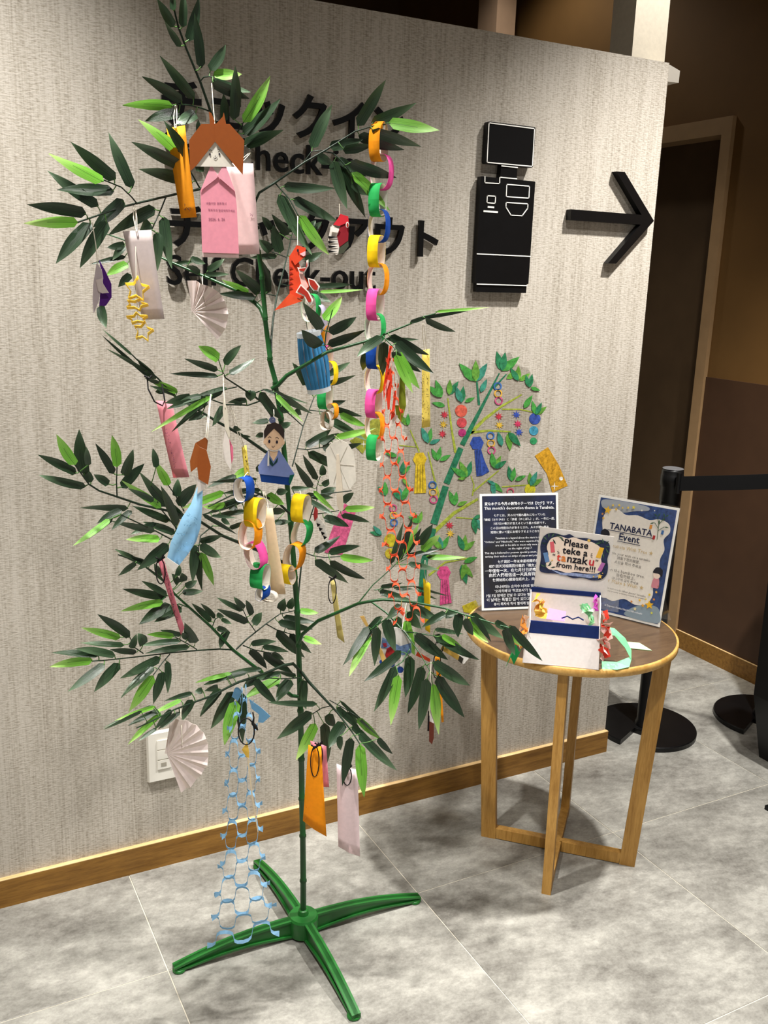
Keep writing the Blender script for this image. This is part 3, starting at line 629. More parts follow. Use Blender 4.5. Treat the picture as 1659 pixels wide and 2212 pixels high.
# lower right
branch([('F', [(645, 1390), (653, 1370), (687, 1341), (773, 1304), (810, 1297), (828, 1295), (888, 1300), (961, 1314), (997, 1326), (1081, 1351), (1100, 1356)], 1.652, 1.40, .0042, .0012),
        ('F', [(773, 1304), (805, 1264), (842, 1231), (855, 1218)], 1.60, 1.60, .0016, .001), ('F', [(802, 1300), (835, 1324), (876, 1368), (910, 1416), (929, 1450)], 1.585, 1.45, .0022, .001),
        ('U7', [(440, 230), (330, 340), (520, 200)], 1.55, 1.52, .0011, .001), ('U7', [(620, 350), (740, 360), (900, 390)], 1.53, 1.48, .0013, .001), ('U7', [(690, 500), (620, 620), (560, 660)], 1.51, 1.48, .0011, .001),
        ('U6', [(400, 840), (405, 1000)], 1.58, 1.54, .0011, .001), ('U6', [(120, 725), (250, 700), (470, 690)], 1.60, 1.60, .0011, .001)],
    [('U6', [(265,490,380,110,58,d),(330,470,460,70,68,d),(380,400,520,120,54,l),(400,400,540,165,62,d),(515,320,645,130,95,d),(540,370,710,230,80,l),(400,420,720,350,48,d),(470,400,720,390,38,d),(580,425,935,430,58,l),
     (590,432,900,452,34,d),(420,490,705,545,64,d),(175,695,370,660,48,d),(160,735,440,810,74,d),(300,710,470,715,38,d),(520,740,680,805,38,d),(480,690,790,780,24,l),(435,860,715,1000,98,d),(420,920,540,1070,112,d),
     (760,930,545,1060,74,d),(740,955,875,905,74,d),(880,935,870,1150,98,d),(930,980,1005,1130,84,d),(950,985,1140,1195,98,l),(1010,960,1165,1190,56,d),(980,940,1280,1160,104,d),(1200,1010,1340,1070,74,d),
     (1290,1060,1380,1310,90,d),(1330,1090,1455,1230,80,l),(1330,1040,1625,1360,84,d),(660,1075,920,1120,48,d),(480,1120,780,1350,114,d),(650,1130,1060,1350,84,d),(720,1130,900,1230,62,l),(640,1370,975,1580,114,d),
     (400,1000,480,1310,112,l),(330,960,340,1240,94,d),(215,980,310,1280,114,d),(360,860,230,990,84,d),(360,1270,25,1545,88,d)]),
     ('U7', [(430,210,85,655,78,d),(315,305,100,640,84,d),(330,375,140,755,88,l),(400,310,370,660,94,d),(560,660,362,1070,98,d),(585,740,515,1190,104,l),(690,570,645,940,104,d),(800,660,665,1085,104,d),
      (840,770,765,1230,108,d),(890,820,945,1270,114,l),(935,745,1175,1120,114,d)])], M_STEM)
# thin branch behind the stem, right side
branch([('U2', [(760, 1240), (765, 1100), (790, 850), (860, 440), (910, 290)], 1.656, 1.75, .0022, .0014), ('T8', [(130, 1110), (230, 740), (325, 490)], 1.75, 1.82, .0014, .0010), ('T8', [(180, 950), (260, 960), (400, 940), (510, 850)], 1.77, 1.72, .0011, .0009),
        ('T8', [(285, 605), (400, 620), (510, 640)], 1.80, 1.76, .0011, .0009), ('T8', [(350, 1420), (350, 1290), (380, 1200)], 1.73, 1.72, .0011, .0009), ('U2', [(820, 720), (900, 750), (1000, 765), (1140, 755)], 1.70, 1.66, .0012, .001),
        ('T8', [(300, 1540), (400, 1530), (580, 1500)], 1.73, 1.69, .0011, .001)],
    [('T8', [(375,570,610,520,74,d),(510,590,760,660,64,d),(375,640,800,880,88,d),(555,640,790,750,74,l),(510,850,880,765,68,l),(250,930,480,775,84,d),(370,900,550,810,74,d),(400,940,560,925,84,d),(540,955,755,900,54,d),
     (270,985,600,1155,94,d),(350,1230,225,1005,68,d),(305,1300,150,1070,78,d),(400,1190,400,1090,68,l),(400,1280,470,1220,62,d),(390,1360,520,1300,84,d),(580,1430,680,1345,74,d),(600,1490,875,1475,68,l),
     (410,1570,640,1650,84,d),(570,1545,825,1610,62,d),(250,380,130,180,78,d),(420,290,650,175,68,d),(445,370,700,290,62,d)]),
     ('U2', [(910,715,1140,570,84,d),(1035,720,1320,660,78,d),(1140,755,1440,790,78,l),(915,785,1220,1000,98,d),(1045,795,1370,960,78,d)])], spread=.2)
finish_leaves()

# ------------------------------------------------------------------ paper tools
def sheet(name, plane, tile, pts, mat, parent=None, off=0.0, th=.0006):
    mb = MB(); mb.poly([plane.pt(*p, off) for p in fx(tile, *pts)], plane.n, th); return mb.build(name, mat, parent)
def card(name, plane, tile, quad, mat, parent=None, bend=.006, off=0.0, th=.0005, nx=4, ny=8, curl=.0, fold=0.0):
    TL, TR, BR, BL = [plane.pt(*p, off) for p in fx(tile, *quad)]; vs = []
    for b in (0, 1):
        for j in range(ny+1):
            v = j/ny
            for i in range(nx+1):
                u = i/nx; p = (TL*(1-u)+TR*u)*(1-v)+(BL*(1-u)+BR*u)*v
                k = bend*_s(math.pi*v)*(1+.3*u) + curl*(u-.5)*v*2 + fold*(1-abs(2*u-1))
                vs.append(p+plane.n*(k-b*th))
    W = nx+1; n = W*(ny+1); fs = []
    for j in range(ny):
        for i in range(nx):
            a = j*W+i; fs.append((a, a+W, a+W+1, a+1)); fs.append((n+a, n+a+1, n+a+W+1, n+a+W))
    for i in range(nx): fs.append((i, i+1, n+i+1, n+i)); a = ny*W+i; fs.append((a, n+a, n+a+1, a+1))
    for j in range(ny): a = j*W; fs.append((a, n+a, n+a+W, a+W)); a += nx; fs.append((a, a+W, n+a+W, n+a))
    mb = MB(); mb.add(vs, fs, 0, True); return mb.build(name, mat, parent)
def thread(parent, pts, r=.0007, mat=None, name='string', n=5):
    mb = MB(); mb.tube(pts, r, n); return mb.build(name, mat or M_STRING, parent)
def knotcord(parent, P, loop=.02, drop=.03):   # black cord loop with a knot
    c = P+Vector((0, 0, -drop*.5)); pts = [c+RGT*(loop*.5*_s(t))+Vector((0, -.002, drop*.5*_c(t))) for t in [i*2*math.pi/14 for i in range(15)]]
    mb = MB(); mb.tube(pts, .0011, 5); mb.tube([P+RGT*-.008+Vector((0,-.003,.003)), P+Vector((0,-.005,-.002)), P+RGT*.008+Vector((0,-.003,.004))], .0016, 5)
    mb.tube([P+RGT*-.005+Vector((0,-.004,-.006)), P+Vector((0,-.006,0)), P+RGT*.006+Vector((0,-.004,.008))], .0016, 5); return mb.build('cord', M_CORD, parent)
def handwriting(parent, plane, tile, rows, ink=None, h=10, off=.0012, seed=1, wpx=1.0):
    rng = random.Random(seed); mb = MB(); s = TILES[tile][2]
    for (x0, y0, x1, y1, n) in rows:
        for k in range(n):
            t = (k+.5)/n; cx, cy = x0+(x1-x0)*t, y0+(y1-y0)*t
            for q in range(rng.choice((2, 3))):
                a = (cx+rng.uniform(-h, h)*.6, cy+rng.uniform(-h, h)*.8); b = (a[0]+rng.uniform(-h, h)*.8, a[1]+rng.uniform(-h, h)*.9); c = (b[0]+rng.uniform(-h, h)*.5, b[1]+rng.uniform(-h, h)*.5)
                P = [plane.pt(*p, off) for p in fx(tile, a, b, c)]; wv = Vector((0, 0, 1)).cross(plane.n).normalized()*(wpx*.0006*.5)+Vector((0, 0, wpx*.00016))
                mb.strip([p-wv for p in P], [p+wv for p in P], .0002)
    return mb.build('handwriting', ink or M_INK, parent)
def text_on(parent, plane, tile, L, R, body, mat, off=.0008, bold=0.0, name='text_line', res=2, height=None):
    a, b = [plane.pt(*p, off) for p in fx(tile, L, R)]; vs, fs = text_mesh(body, 1, bold, 0, res); x0, x1, _, _ = bounds(vs)
    e = (b-a); s = e.length/(x1-x0); e.normalize(); up = plane.n.cross(e).normalized()
    if up.z < 0: up = -up
    mb = MB(); mb.add([a+e*((v.x-x0)*s)+up*(v.y*s*(height or 1)) for v in vs], fs); return mb.build(name, mat, parent)
def disc_pts(cx, cy, r, n=18, ry=None): return [(cx+r*_c(2*math.pi*i/n), cy+(ry or r)*_s(2*math.pi*i/n)) for i in range(n)]
def star_pts(cx, cy, r, k=5, inner=.45, rot=-90): return [(cx+(r if i % 2 == 0 else r*inner)*_c(math.radians(rot+180/k*i)), cy+(r if i % 2 == 0 else r*inner)*_s(math.radians(rot+180/k*i))) for i in range(2*k)]
HR = Vector((_c(YAW), -_s(YAW), 0)); HD = Vector((_s(YAW), _c(YAW), 0))
def ring(parent, cx, cy, hpx, kind, col, Y, wid=.0205, back=(245, 236, 222), squash=.62, lean=0, name='paper_ring'):
    c = at(cx, cy, Y); dist = (c-CAM).dot(FWD); rv = hpx/2/FPX*dist; rh = rv*squash; a = math.radians(24)
    if kind == 'f': ax = (HR*_c(a)-HD*_s(a)).normalized()
    else: ax = (HD*_c(a)+HR*_s(a)).normalized()
    sd = ax.cross(Vector((0, 0, 1))).normalized(); up = Vector((0, 0, 1))
    if lean: up = (up+sd*lean).normalized(); sd = ax.cross(up).normalized()
    N = 22; A = []; B = []
    for i in range(N+1):
        t = 2*math.pi*i/N; ct, st = _c(t), _s(t); p = c+sd*(rh*math.copysign(abs(ct)**.75, ct))+up*(rv*math.copysign(abs(st)**.85, st))
        A.append(p-ax*wid/2); B.append(p+ax*wid/2)
    mb = MB()
    t = (A[1]-A[0]).cross(B[0]-A[0])
    if t.dot(A[0]-c) < 0: A, B = B, A
    mb.strip(A, B, .0005, 0, 1); return mb.build(name, [paper(col), paper(back)], parent)
def fan(name, plane, tile, apex, rim, label, cols, thick=.0032):
    P0 = plane.pt(*fx(tile, apex)[0]); R = fx(tile, *rim); root = empty(name, P0, label, 'paper fan')
    mb = MB(); pts = []
    for i in range(len(R)-1):
        (ax_, ay_), (bx_, by_) = R[i], R[i+1]
        pts.append(plane.pt(ax_, ay_, thick)); pts.append(plane.pt((ax_+bx_)/2, (ay_+by_)/2, -thick))
    pts.append(plane.pt(*R[-1], thick))
    for i in range(len(pts)-1):
        a, b = pts[i], pts[i+1]; n = (a-P0).cross(b-P0).normalized()
        if n.dot(plane.n) < 0: n = -n
        f = [P0, a, b] if (a-P0).cross(b-P0).dot(n) > 0 else [P0, b, a]
        bk = [p-n*.0004 for p in f]; mb.add(f+bk, [(0,1,2),(5,4,3),(0,3,4,1),(1,4,5,2),(2,5,3,0)], i % 2)
    mb.build('pleated_paper', cols, root); return root
def net(name, L, Rr, rows, cols, Y, yaw, mat, label, tabw=.0075, strand=.0055, amp=.55):
    """cut-paper net between two px boundary polylines sampled per row"""
    pl = vplane(L[0][0], L[0][1], Y, yaw); root = empty(name, pl.pt(*L[-1]), label, 'paper net')
    def samp(P, t):
        y = P[0][1]+(P[-1][1]-P[0][1])*t
        for i in range(len(P)-1):
            if P[i+1][1] >= y or i == len(P)-2:
                u = (y-P[i][1])/(P[i+1][1]-P[i][1]); return P[i][0]+(P[i+1][0]-P[i][0])*u, y
    mb = MB(); rng = random.Random(rows); K = 12*cols; ph = [rng.uniform(-1, 1) for _ in range(rows+2)]
    pitch = (L[-1][1]-L[0][1])/rows
    for j in range(rows+1):
        t = j/rows; l_, y = samp(L, t); r_, y2 = samp(Rr, t); A = []; B = []; xo = rng.uniform(-2, 2)
        for k in range(K+1):
            u = k/K; c = _c(2*math.pi*cols*u+(j % 2)*math.pi); c = math.copysign(abs(c)**.75, c)
            px_ = l_+(r_-l_)*(u+ (.035*_s(4*math.pi*cols*u)))+xo; py_ = y+(y2-y)*u+pitch*.5*c
            p = pl.pt(px_, py_, .006*_s(2.2*u*math.pi+j)+.004*ph[j])
            fl = 1.9 if k in (0, K) else 1.0
            v = Vector((0, 0, tabw*.5*fl))+pl.n*(strand*.5*(.45 if j % 2 else -.55)*(.4+.6*abs(c)))
            A.append(p-v); B.append(p+v)
        mi = 1 if rng.random() < .25 else 0
        mb.strip(A, B, .0004, 0, 1, smooth=False)
    mb.build('cut_paper', mat, root); return root
def tanzaku(plane, tile, quad, col, label, hang=None, ink=None, rows=None, seed=1, cord=False, bend=.0022, curl=0, fold=0, tr=.22, group=None, hole=True, h=10):
    TLp, TRp = fx(tile, quad[0], quad[1]); cx, cy = (TLp[0]+TRp[0])/2, (TLp[1]+TRp[1])/2; base = plane.pt(*fx(tile, quad[3])[0])
    root = empty('tanzaku', base, label, 'paper strip', group)
    card('paper_strip', plane, tile, quad, paper(col, tr), root, bend, curl=curl, fold=fold)
    if rows: handwriting(root, plane, tile, rows, ink, h=h, seed=seed, off=.0016+bend)
    top = plane.pt(cx, cy+3, .002)
    if hang is not None:
        if cord: knotcord(root, plane.pt(cx, cy-2, .004), .016, (plane.pt(cx, cy)-at(*hang)).length*.9+.012)
        else: thread(root, [at(*hang)-HR*.001, (at(*hang)+top)/2-HR*.003, top-HR*.001, top+HR*.001, (at(*hang)+top)/2+HR*.002, at(*hang)+HR*.001])
    return root

# ------------------------------------------------------------------ origami ornaments on the tree
# pink doll with brown hair
pl = vplane(470, 420, 1.47, 24)
DOLL = empty('paper_doll', pl.pt(475, 556), 'origami doll with brown hair, smiling white face and pink kimono', 'paper doll')
PINK = paper((246, 164, 182)); PINK2 = paper((250, 178, 194)); PALE = paper((240, 214, 210)); BRN = paper((146, 74, 22), .1); WHT = paper((238, 228, 220))
sheet('kimono', pl, 'ZD', [(175, 385), (290, 108), (470, 108), (570, 390), (590, 560), (615, 1100), (195, 1085)], PINK, DOLL, .001)
sheet('kimono_lining', pl, 'ZD', [(196, 1060), (612, 1080), (612, 1148), (199, 1140)], PALE, DOLL, -.001)
sheet('collar', pl, 'ZD', [(290, 106), (310, 106), (385, 222), (175, 384)], PINK2, DOLL, .0022)
sheet('collar', pl, 'ZD', [(430, 106), (470, 106), (573, 392), (368, 215)], PINK2, DOLL, .003)
sheet('neck', pl, 'ZD', [(308, 104), (432, 104), (372, 214)], WHT, DOLL, .0017)
FACE = sheet('face', pl, 'Z7', [(680, 780), (465, 1056), (895, 1062)], paper((240, 234, 222)), DOLL, .0034)
sheet('hair', pl, 'Z7', [(676, 595), (530, 598), (398, 775), (410, 1112), (480, 1045), (680, 788)], BRN, DOLL, .0046)
sheet('hair', pl, 'Z7', [(676, 595), (840, 598), (997, 775), (980, 1147), (880, 1030), (680, 788)], BRN, DOLL, .0052)
sheet('hair_tuft', pl, 'Z7', [(624, 600), (612, 462), (640, 480), (690, 598)], BRN, DOLL, .004)
sheet('hair_tuft', pl, 'Z7', [(688, 598), (760, 520), (775, 470), (800, 600)], BRN, DOLL, .004)
mb = MB()
for q in (disc_pts(624, 925, 9, 10, 14), disc_pts(726, 922, 9, 10, 14)): mb.poly([pl.pt(*p, .0040) for p in fx('Z7', *q)], pl.n, .0003)
for arc in ([(615, 884), (630, 876), (646, 886)], [(705, 880), (720, 872), (734, 882)], [(660, 955), (672, 970), (686, 973), (705, 950)], [(676, 946), (686, 942), (690, 950)]):
    P = [pl.pt(*p, .0040) for p in fx('Z7', *arc)]; mb.strip([p-Vector((0,0,.0004)) for p in P], [p+Vector((0,0,.0004)) for p in P], .0002)
mb.build('features', M_INK, FACE)
for i, (L, R, t) in enumerate((((242, 535), (470, 540), '대돌이랑 결혼해서'), ((264, 612), (568, 622), '행복하게 잘살게해주세요'), ((270, 722), (455, 722), '2026. 6. 26'))):
    text_on(DOLL, pl, 'ZD', L, R, t, M_INKR, .0013, name='handwriting')
thread(DOLL, [at(457, 178, 1.60), pl.pt(462, 240, .002), pl.pt(465, 272, .004)])
tanzaku(vplane(535, 450, 1.50, 24), 'F', [(485, 352), (547, 353), (561, 549), (498, 550)], (246, 214, 212), 'pale pink paper strip half hidden behind the pink doll', (540, 330, 1.60), M_INKR, [(538, 463, 548, 465, 3)], 3, h=2.5, bend=.001)
tanzaku(vplane(395, 370, 1.53, 30), 'T2', [(455, 1150), (620, 1122), (725, 1946), (585, 1955)], (252, 168, 32), 'orange paper strip hanging left of the pink doll', (380, 228, 1.585), M_INK, [(620, 1840, 680, 1900, 3)], 5, h=22)
tanzaku(vplane(310, 590, 1.47, 30), 'T1', [(935, 1325), (1190, 1312), (1307, 2110), (1110, 2120)], (226, 214, 212), 'translucent greyish white paper strip with a punched hole at upper left of the tree', (290, 440, 1.50), tr=.45)
# star garland
pl = vplane(300, 650, 1.455, 26)
SG = empty('star_garland', pl.pt(305, 738), 'string of yellow cut-paper stars hanging in front of the greyish white strip', 'garland')
YEL = paper((255, 234, 130), .5)
for cx, cy, r, rot, sq in ((296, 625, 27, -84, 1), (295, 658, 25, -70, .5), (297, 688, 24, -95, .5), (310, 716, 22, -80, 1)):
    pts = [pl.pt(x, cy+(y-cy)*sq) for x, y in star_pts(cx, cy, r, 5, .5, rot)]; pts.append(pts[0]); mb = MB(); wv = pl.n*.0035+Vector((0, 0, .0022))
    mb.strip([p-wv for p in pts], [p+wv for p in pts], .0004, smooth=False); mb.build('paper_star', YEL, SG)
thread(SG, [at(292, 440, 1.50), pl.pt(294, 600), pl.pt(299, 735)])
# morning glory
pl = vplane(222, 620, 1.45, 40)
MG = empty('origami_flower', pl.pt(215, 678), 'purple and white origami flower seen edge-on at far upper left', 'origami')
sheet('white_petal', pl, 'T4', [(130, 285), (100, 480), (95, 620), (105, 735), (150, 620), (190, 420), (175, 340)], paper((222, 208, 212)), MG, .004)
sheet('purple_petal', pl, 'T4', [(140, 255), (195, 350), (250, 470), (252, 590), (205, 660), (140, 700), (150, 560), (170, 400)], paper((98, 46, 142)), MG, 0)
sheet('white_star', pl, 'T4', [(130, 435), (150, 530), (185, 555), (245, 550), (195, 470), (185, 420)], paper((240, 226, 222)), MG, .006)
thread(MG, [at(199, 480, 1.455), pl.pt(207, 530), pl.pt(211, 575)])
FANC = [paper((250, 240, 234), .35), paper((246, 234, 230), .35)]
f = fan('origami_fan', vplane(450, 665, 1.56, 26), 'T4', (980, 720), [(975, 725), (935, 440), (1015, 440), (1050, 470), (1125, 490), (1215, 545), (1268, 620), (1302, 740), (1275, 870), (1205, 970)], 'cream pleated paper fan hanging at upper left below the sign lettering', FANC)
thread(f, [at(437, 597, 1.72), vplane(450, 665, 1.56, 26).pt(440, 640, .006), vplane(450, 665, 1.56, 26).pt(447, 664, .008)])
f = fan('origami_fan', vplane(405, 1630, 1.46, 24), 'U8', (85, 780), [(70, 770), (115, 480), (200, 470), (315, 505), (385, 560), (440, 640), (458, 760), (450, 880), (395, 960), (300, 1075), (215, 1122)], 'white pleated paper fan in front of the wall outlet', FANC)
thread(f, [at(390, 1527, 1.50), vplane(405, 1630, 1.46, 24).pt(393, 1570, .006), vplane(405, 1630, 1.46, 24).pt(395, 1605, .008)])
# dinosaur
pl = vplane(645, 600, 1.55, 26)
DI = empty('origami_dinosaur', pl.pt(640, 670), 'red origami dinosaur with white-edged legs hanging below the sign', 'origami')
RED = paper((226, 72, 38), .12); DRED = paper((170, 44, 30), .1)
sheet('body', pl, 'T5', [(352, 470), (430, 510), (480, 640), (520, 700), (530, 760), (470, 860), (355, 805)], RED, DI, 0)
sheet('belly', pl, 'T5', [(445, 540), (500, 690), (525, 740), (480, 800), (440, 640)], paper((244, 200, 190)), DI, .0012)
hd = sheet('head', pl, 'T5', [(420, 372), (500, 395), (498, 470), (405, 552), (355, 470)], RED, DI, .003)
sheet('snout', pl, 'T5', [(445, 450), (498, 425), (498, 462), (480, 472)], paper((250, 200, 205)), hd, .0042)
mb = MB(); mb.poly([pl.pt(*p, .0045) for p in fx('T5', *disc_pts(430, 420, 9, 10, 15))], pl.n, .0004); mb.build('eye', M_INK, hd)
sheet('tail', pl, 'T5', [(360, 800), (475, 870), (218, 958)], paper((232, 84, 44), .12), DI, .0015)
for w_, r_ in (([(425, 570), (455, 575), (500, 570), (505, 510), (525, 500), (525, 560), (490, 620), (440, 610)], [(440, 585), (500, 575), (512, 515), (515, 555), (485, 608), (448, 600)]),
               ([(518, 665), (580, 680), (628, 740), (610, 785), (570, 780), (530, 730)], [(528, 675), (575, 690), (612, 740), (600, 775), (575, 768), (540, 725)]),
               ([(455, 718), (530, 790), (568, 860), (555, 895), (520, 895), (485, 830), (410, 795)], [(458, 735), (520, 795), (552, 860), (545, 882), (525, 880), (492, 820), (425, 785)])):
    lg = sheet('leg', pl, 'T5', w_, paper((246, 238, 230)), DI, .0045); sheet('leg_print', pl, 'T5', r_, DRED, lg, .0053, .0004)
for k in range(5): sheet('back_stripe', pl, 'T5', [(352, 560+k*45), (385, 575+k*45), (352, 590+k*45)], DRED, DI, .0008, .0003)
thread(DI, [at(643, 464, 1.585), pl.pt(643, 500), pl.pt(643, 530, .003)])
# carp
pl = vplane(735, 505, 1.56, 26)
CP = empty('origami_carp', pl.pt(735, 550), 'red and white origami carp with black zigzag fins on the upper right branch', 'origami')
sheet('head', pl, 'T5', [(810, 92), (880, 115), (885, 165), (800, 200), (745, 190), (790, 130)], paper((206, 40, 52), .1), CP, .002)
sheet('red_side', pl, 'T5', [(865, 120), (888, 170), (880, 330), (800, 390), (780, 290), (810, 200)], paper((138, 24, 36), .1), CP, .001)
sheet('white_body', pl, 'T5', [(735, 190), (800, 230), (790, 300), (800, 400), (830, 440), (770, 458), (715, 410), (700, 320), (715, 250)], paper((238, 232, 222)), CP, 0)
sheet('tail', pl, 'T5', [(800, 390), (880, 330), (885, 380), (840, 440), (790, 455)], paper((74, 78, 62)), CP, .0006)
mb = MB()
for k in range(4): y = 300+k*42; mb.poly([pl.pt(*p, .0012) for p in fx('T5', (700, y-10), (785, y), (705, y+14))], pl.n, .0003)
mb.build('fin_print', M_BLACK, CP)
sheet('cheek_stripe', pl, 'T5', [(722, 205), (800, 225), (785, 258), (716, 250)], paper((244, 240, 232)), CP, .003)
mb = MB(); mb.poly([pl.pt(*p, .0035) for p in fx('T5', *disc_pts(873, 190, 15, 12, 28))], pl.n, .0004); e_ = mb.build('eye', paper((240, 236, 230)), CP)
mb = MB(); mb.poly([pl.pt(*p, .0042) for p in fx('T5', *disc_pts(874, 192, 9, 12, 20))], pl.n, .0003); mb.build('pupil', DRED, e_)
thread(CP, [at(733, 440, 1.56), pl.pt(734, 464, .002)])
# long paper chain
OR, PK, GR, BL, YE, LV_, WH = (248, 158, 20), (240, 88, 168), (44, 172, 88), (18, 74, 168), (250, 212, 20), (196, 190, 214), (240, 232, 220)
PC = empty('paper_chain', at(808, 995, 1.56), 'long bright paper chain hanging straight down on the right of the tree', 'paper chain')
for cx, cy, hh, k, c in ((818, 275, 24, 'f', OR), (818, 308, 78, 'f', OR), (825, 372, 74, 'e', PK), (816, 432, 70, 'f', GR), (819, 488, 70, 'e', BL), (813, 543, 68, 'f', YE), (817, 603, 68, 'e', OR), (810, 658, 68, 'f', PK),
        (811, 709, 64, 'e', GR), (809, 766, 62, 'f', BL), (810, 820, 62, 'e', YE), (807, 872, 62, 'f', PK), (810, 920, 60, 'e', OR), (808, 967, 56, 'f', GR)):
    ring(PC, cx, cy, hh, k, c, 1.56)
PC2 = empty('paper_chain', at(705, 925, 1.74), 'paper chain half hidden behind the blue paper lantern', 'paper chain')
for cx, cy, hh, k, c in ((672, 665, 60, 'e', GR), (684, 690, 66, 'e', LV_), (699, 728, 50, 'f', OR), (702, 772, 56, 'f', PK), (712, 806, 52, 'e', YE), (702, 856, 56, 'f', GR), (718, 888, 34, 'e', OR), (706, 908, 40, 'e', WH)):
    ring(PC2, cx, cy, hh, k, c, 1.74, .02)
PC3 = empty('paper_chain', at(577, 1300, 1.52), 'draped paper chain of yellow, orange, pink and green rings around the stem', 'paper chain')
for cx, cy, hh, k, c, ln in ((527, 1056, 54, 'e', BL, 0), (551, 1107, 66, 'f', YE, -.1), (541, 1153, 66, 'e', OR, .1), (553, 1198, 60, 'e', PK, -.3), (562, 1244, 56, 'f', GR, -.15), (568, 1280, 30, 'e', BL, .2),
        (650, 1098, 62, 'f', YE, -.1), (652, 1151, 58, 'e', GR, .3), (636, 1202, 62, 'e', OR, .25), (618, 1240, 48, 'f', YE, .5)):
    ring(PC3, cx, cy, hh, k, c, 1.50 if cx < 590 else 1.60, .026, lean=ln)
ring(PC3, 582, 1288, 24, 'e', WH, 1.52, .012, squash=1.5)
thread(PC3, [at(527, 1030, 1.50), at(535, 1020, 1.5), at(560, 1055, 1.55)]); thread(PC3, [at(650, 1068, 1.60), at(648, 1060, 1.62)])
# blue lantern
pl = vplane(675, 780, 1.665, 26); LA = empty('paper_lantern', pl.pt(690, 852), 'blue paper lantern with vertical slits and white rims', 'paper lantern')
c0, c1 = at(666, 716, 1.675), at(690, 846, 1.675); ax = (c1-c0); Lh = ax.length; axn = ax.normalized(); sx_ = HR-axn*HR.dot(axn); sx_.normalize(); sy_ = axn.cross(sx_)
mb = MB(); N = 9
for i in range(N):
    A = []; B = []
    for k in range(9):
        t = k/8; bul = .0225+.0055*(1-abs(2*t-1)**1.4); a0 = 2*math.pi*i/N+.01+.045*(_s(math.pi*t)**.7); a1 = 2*math.pi*(i+1)/N-.01-.045*(_s(math.pi*t)**.7)
        c = c0+ax*(.07+.86*t); A.append(c+(sx_*_c(a0)+sy_*_s(a0))*bul); B.append(c+(sx_*_c(a1)+sy_*_s(a1))*bul)
    Mm = [(p+q_-(c0+ax*(.07+.86*k/8))*2).normalized()*(.0225+.0055*(1-abs(2*k/8-1)**1.4))+c0+ax*(.07+.86*k/8) for k, (p, q_) in enumerate(zip(A, B))]
    mb.strip(A, Mm, .0005); mb.strip(Mm, B, .0005)
mb.build('slit_paper', paper((64, 142, 196), .15), LA)
core = MB(); core.tube([c0+ax*.04, c0+ax*.96], .0195, 18, caps=False); core.build('inner_tube', paper((214, 220, 226)), LA)
for t0_, t1_ in ((0, .08), (.92, 1.0)):
    mb = MB(); mb.tube([c0+ax*t0_, c0+ax*t1_], [.0232, .0232], 20, caps=False); mb.build('rim', paper((226, 232, 236)), LA)
thread(LA, [at(660, 640, 1.70), at(664, 690, 1.68), c0])
# yellow strip at right
tanzaku(vplane(920, 830, 1.56, 30), 'T8', [(1292, 70), (1360, 55), (1366, 755), (1290, 765)], (244, 222, 110), 'yellow paper strip with black handwriting hanging by the wall decal', (914, 700, 1.52), M_INK, [(1302, 240, 1300, 720, 13), (1335, 280, 1342, 640, 7)], 11, h=16)
# leaf shaped olive origami
pl = vplane(868, 820, 1.53, 30); OG = empty('origami_pod', pl.pt(868, 915), 'olive green and white folded paper hanging beside the long chain', 'origami')
sheet('green_fold', pl, 'T8', [(1098, 225), (1132, 230), (1150, 560), (1110, 715), (1060, 650), (1050, 560), (1085, 560)], paper((142, 156, 44)), OG, .002)
sheet('white_fold', pl, 'T8', [(1035, 215), (1090, 190), (1095, 580), (1060, 520), (1075, 300)], paper((238, 232, 222)), OG, .001)
sheet('white_fold', pl, 'T8', [(1160, 415), (1172, 520), (1150, 565), (1148, 470)], paper((238, 232, 222)), OG, .003)
sheet('white_fold', pl, 'T8', [(1055, 640), (1080, 655), (1000, 770), (985, 765), (1020, 690)], paper((240, 234, 224)), OG, .004)
thread(OG, [at(852, 765, 1.53), pl.pt(866, 795, .002)])
# red net
RN = net('paper_net', [(838, 762), (826, 900), (821, 1020), (818, 1075), (829, 1180), (836, 1260), (848, 1330)], [(848, 762), (872, 900), (886, 1030), (897, 1100), (906, 1170), (904, 1260), (915, 1325)], 20, 2, 1.53, 30, [paper((246, 96, 60), .2), paper((240, 190, 176), .2)], 'orange-red cut-paper net hanging on the right branches of the tree', .0044, .0050)
pl = vplane(845, 790, 1.525, 30)
for a_, b_ in (([(1000, 30), (1022, 30), (985, 330), (950, 520), (945, 400)], 0), ([(1010, 210), (1028, 330), (1000, 600), (985, 600), (960, 330)], 0), ([(1045, 430), (1062, 430), (1045, 660), (1010, 700)], 0)):
    sheet('folded_end', pl, 'T8', a_, paper((224, 60, 34), .15), RN, .002)
sheet('folded_end', pl, 'T8', [(985, 330), (1005, 340), (965, 470), (955, 440)], paper((240, 170, 160), .2), RN, .003)
for q in ([(905, 1395), (925, 1410), (930, 1400), (912, 1388)], [(898, 1416), (928, 1430), (930, 1424), (902, 1408)], [(855, 1305), (875, 1325), (872, 1332), (852, 1312)]): sheet('torn_end', vplane(900, 1400, 1.53, 30), 'F', q, paper((246, 96, 60), .2), RN)
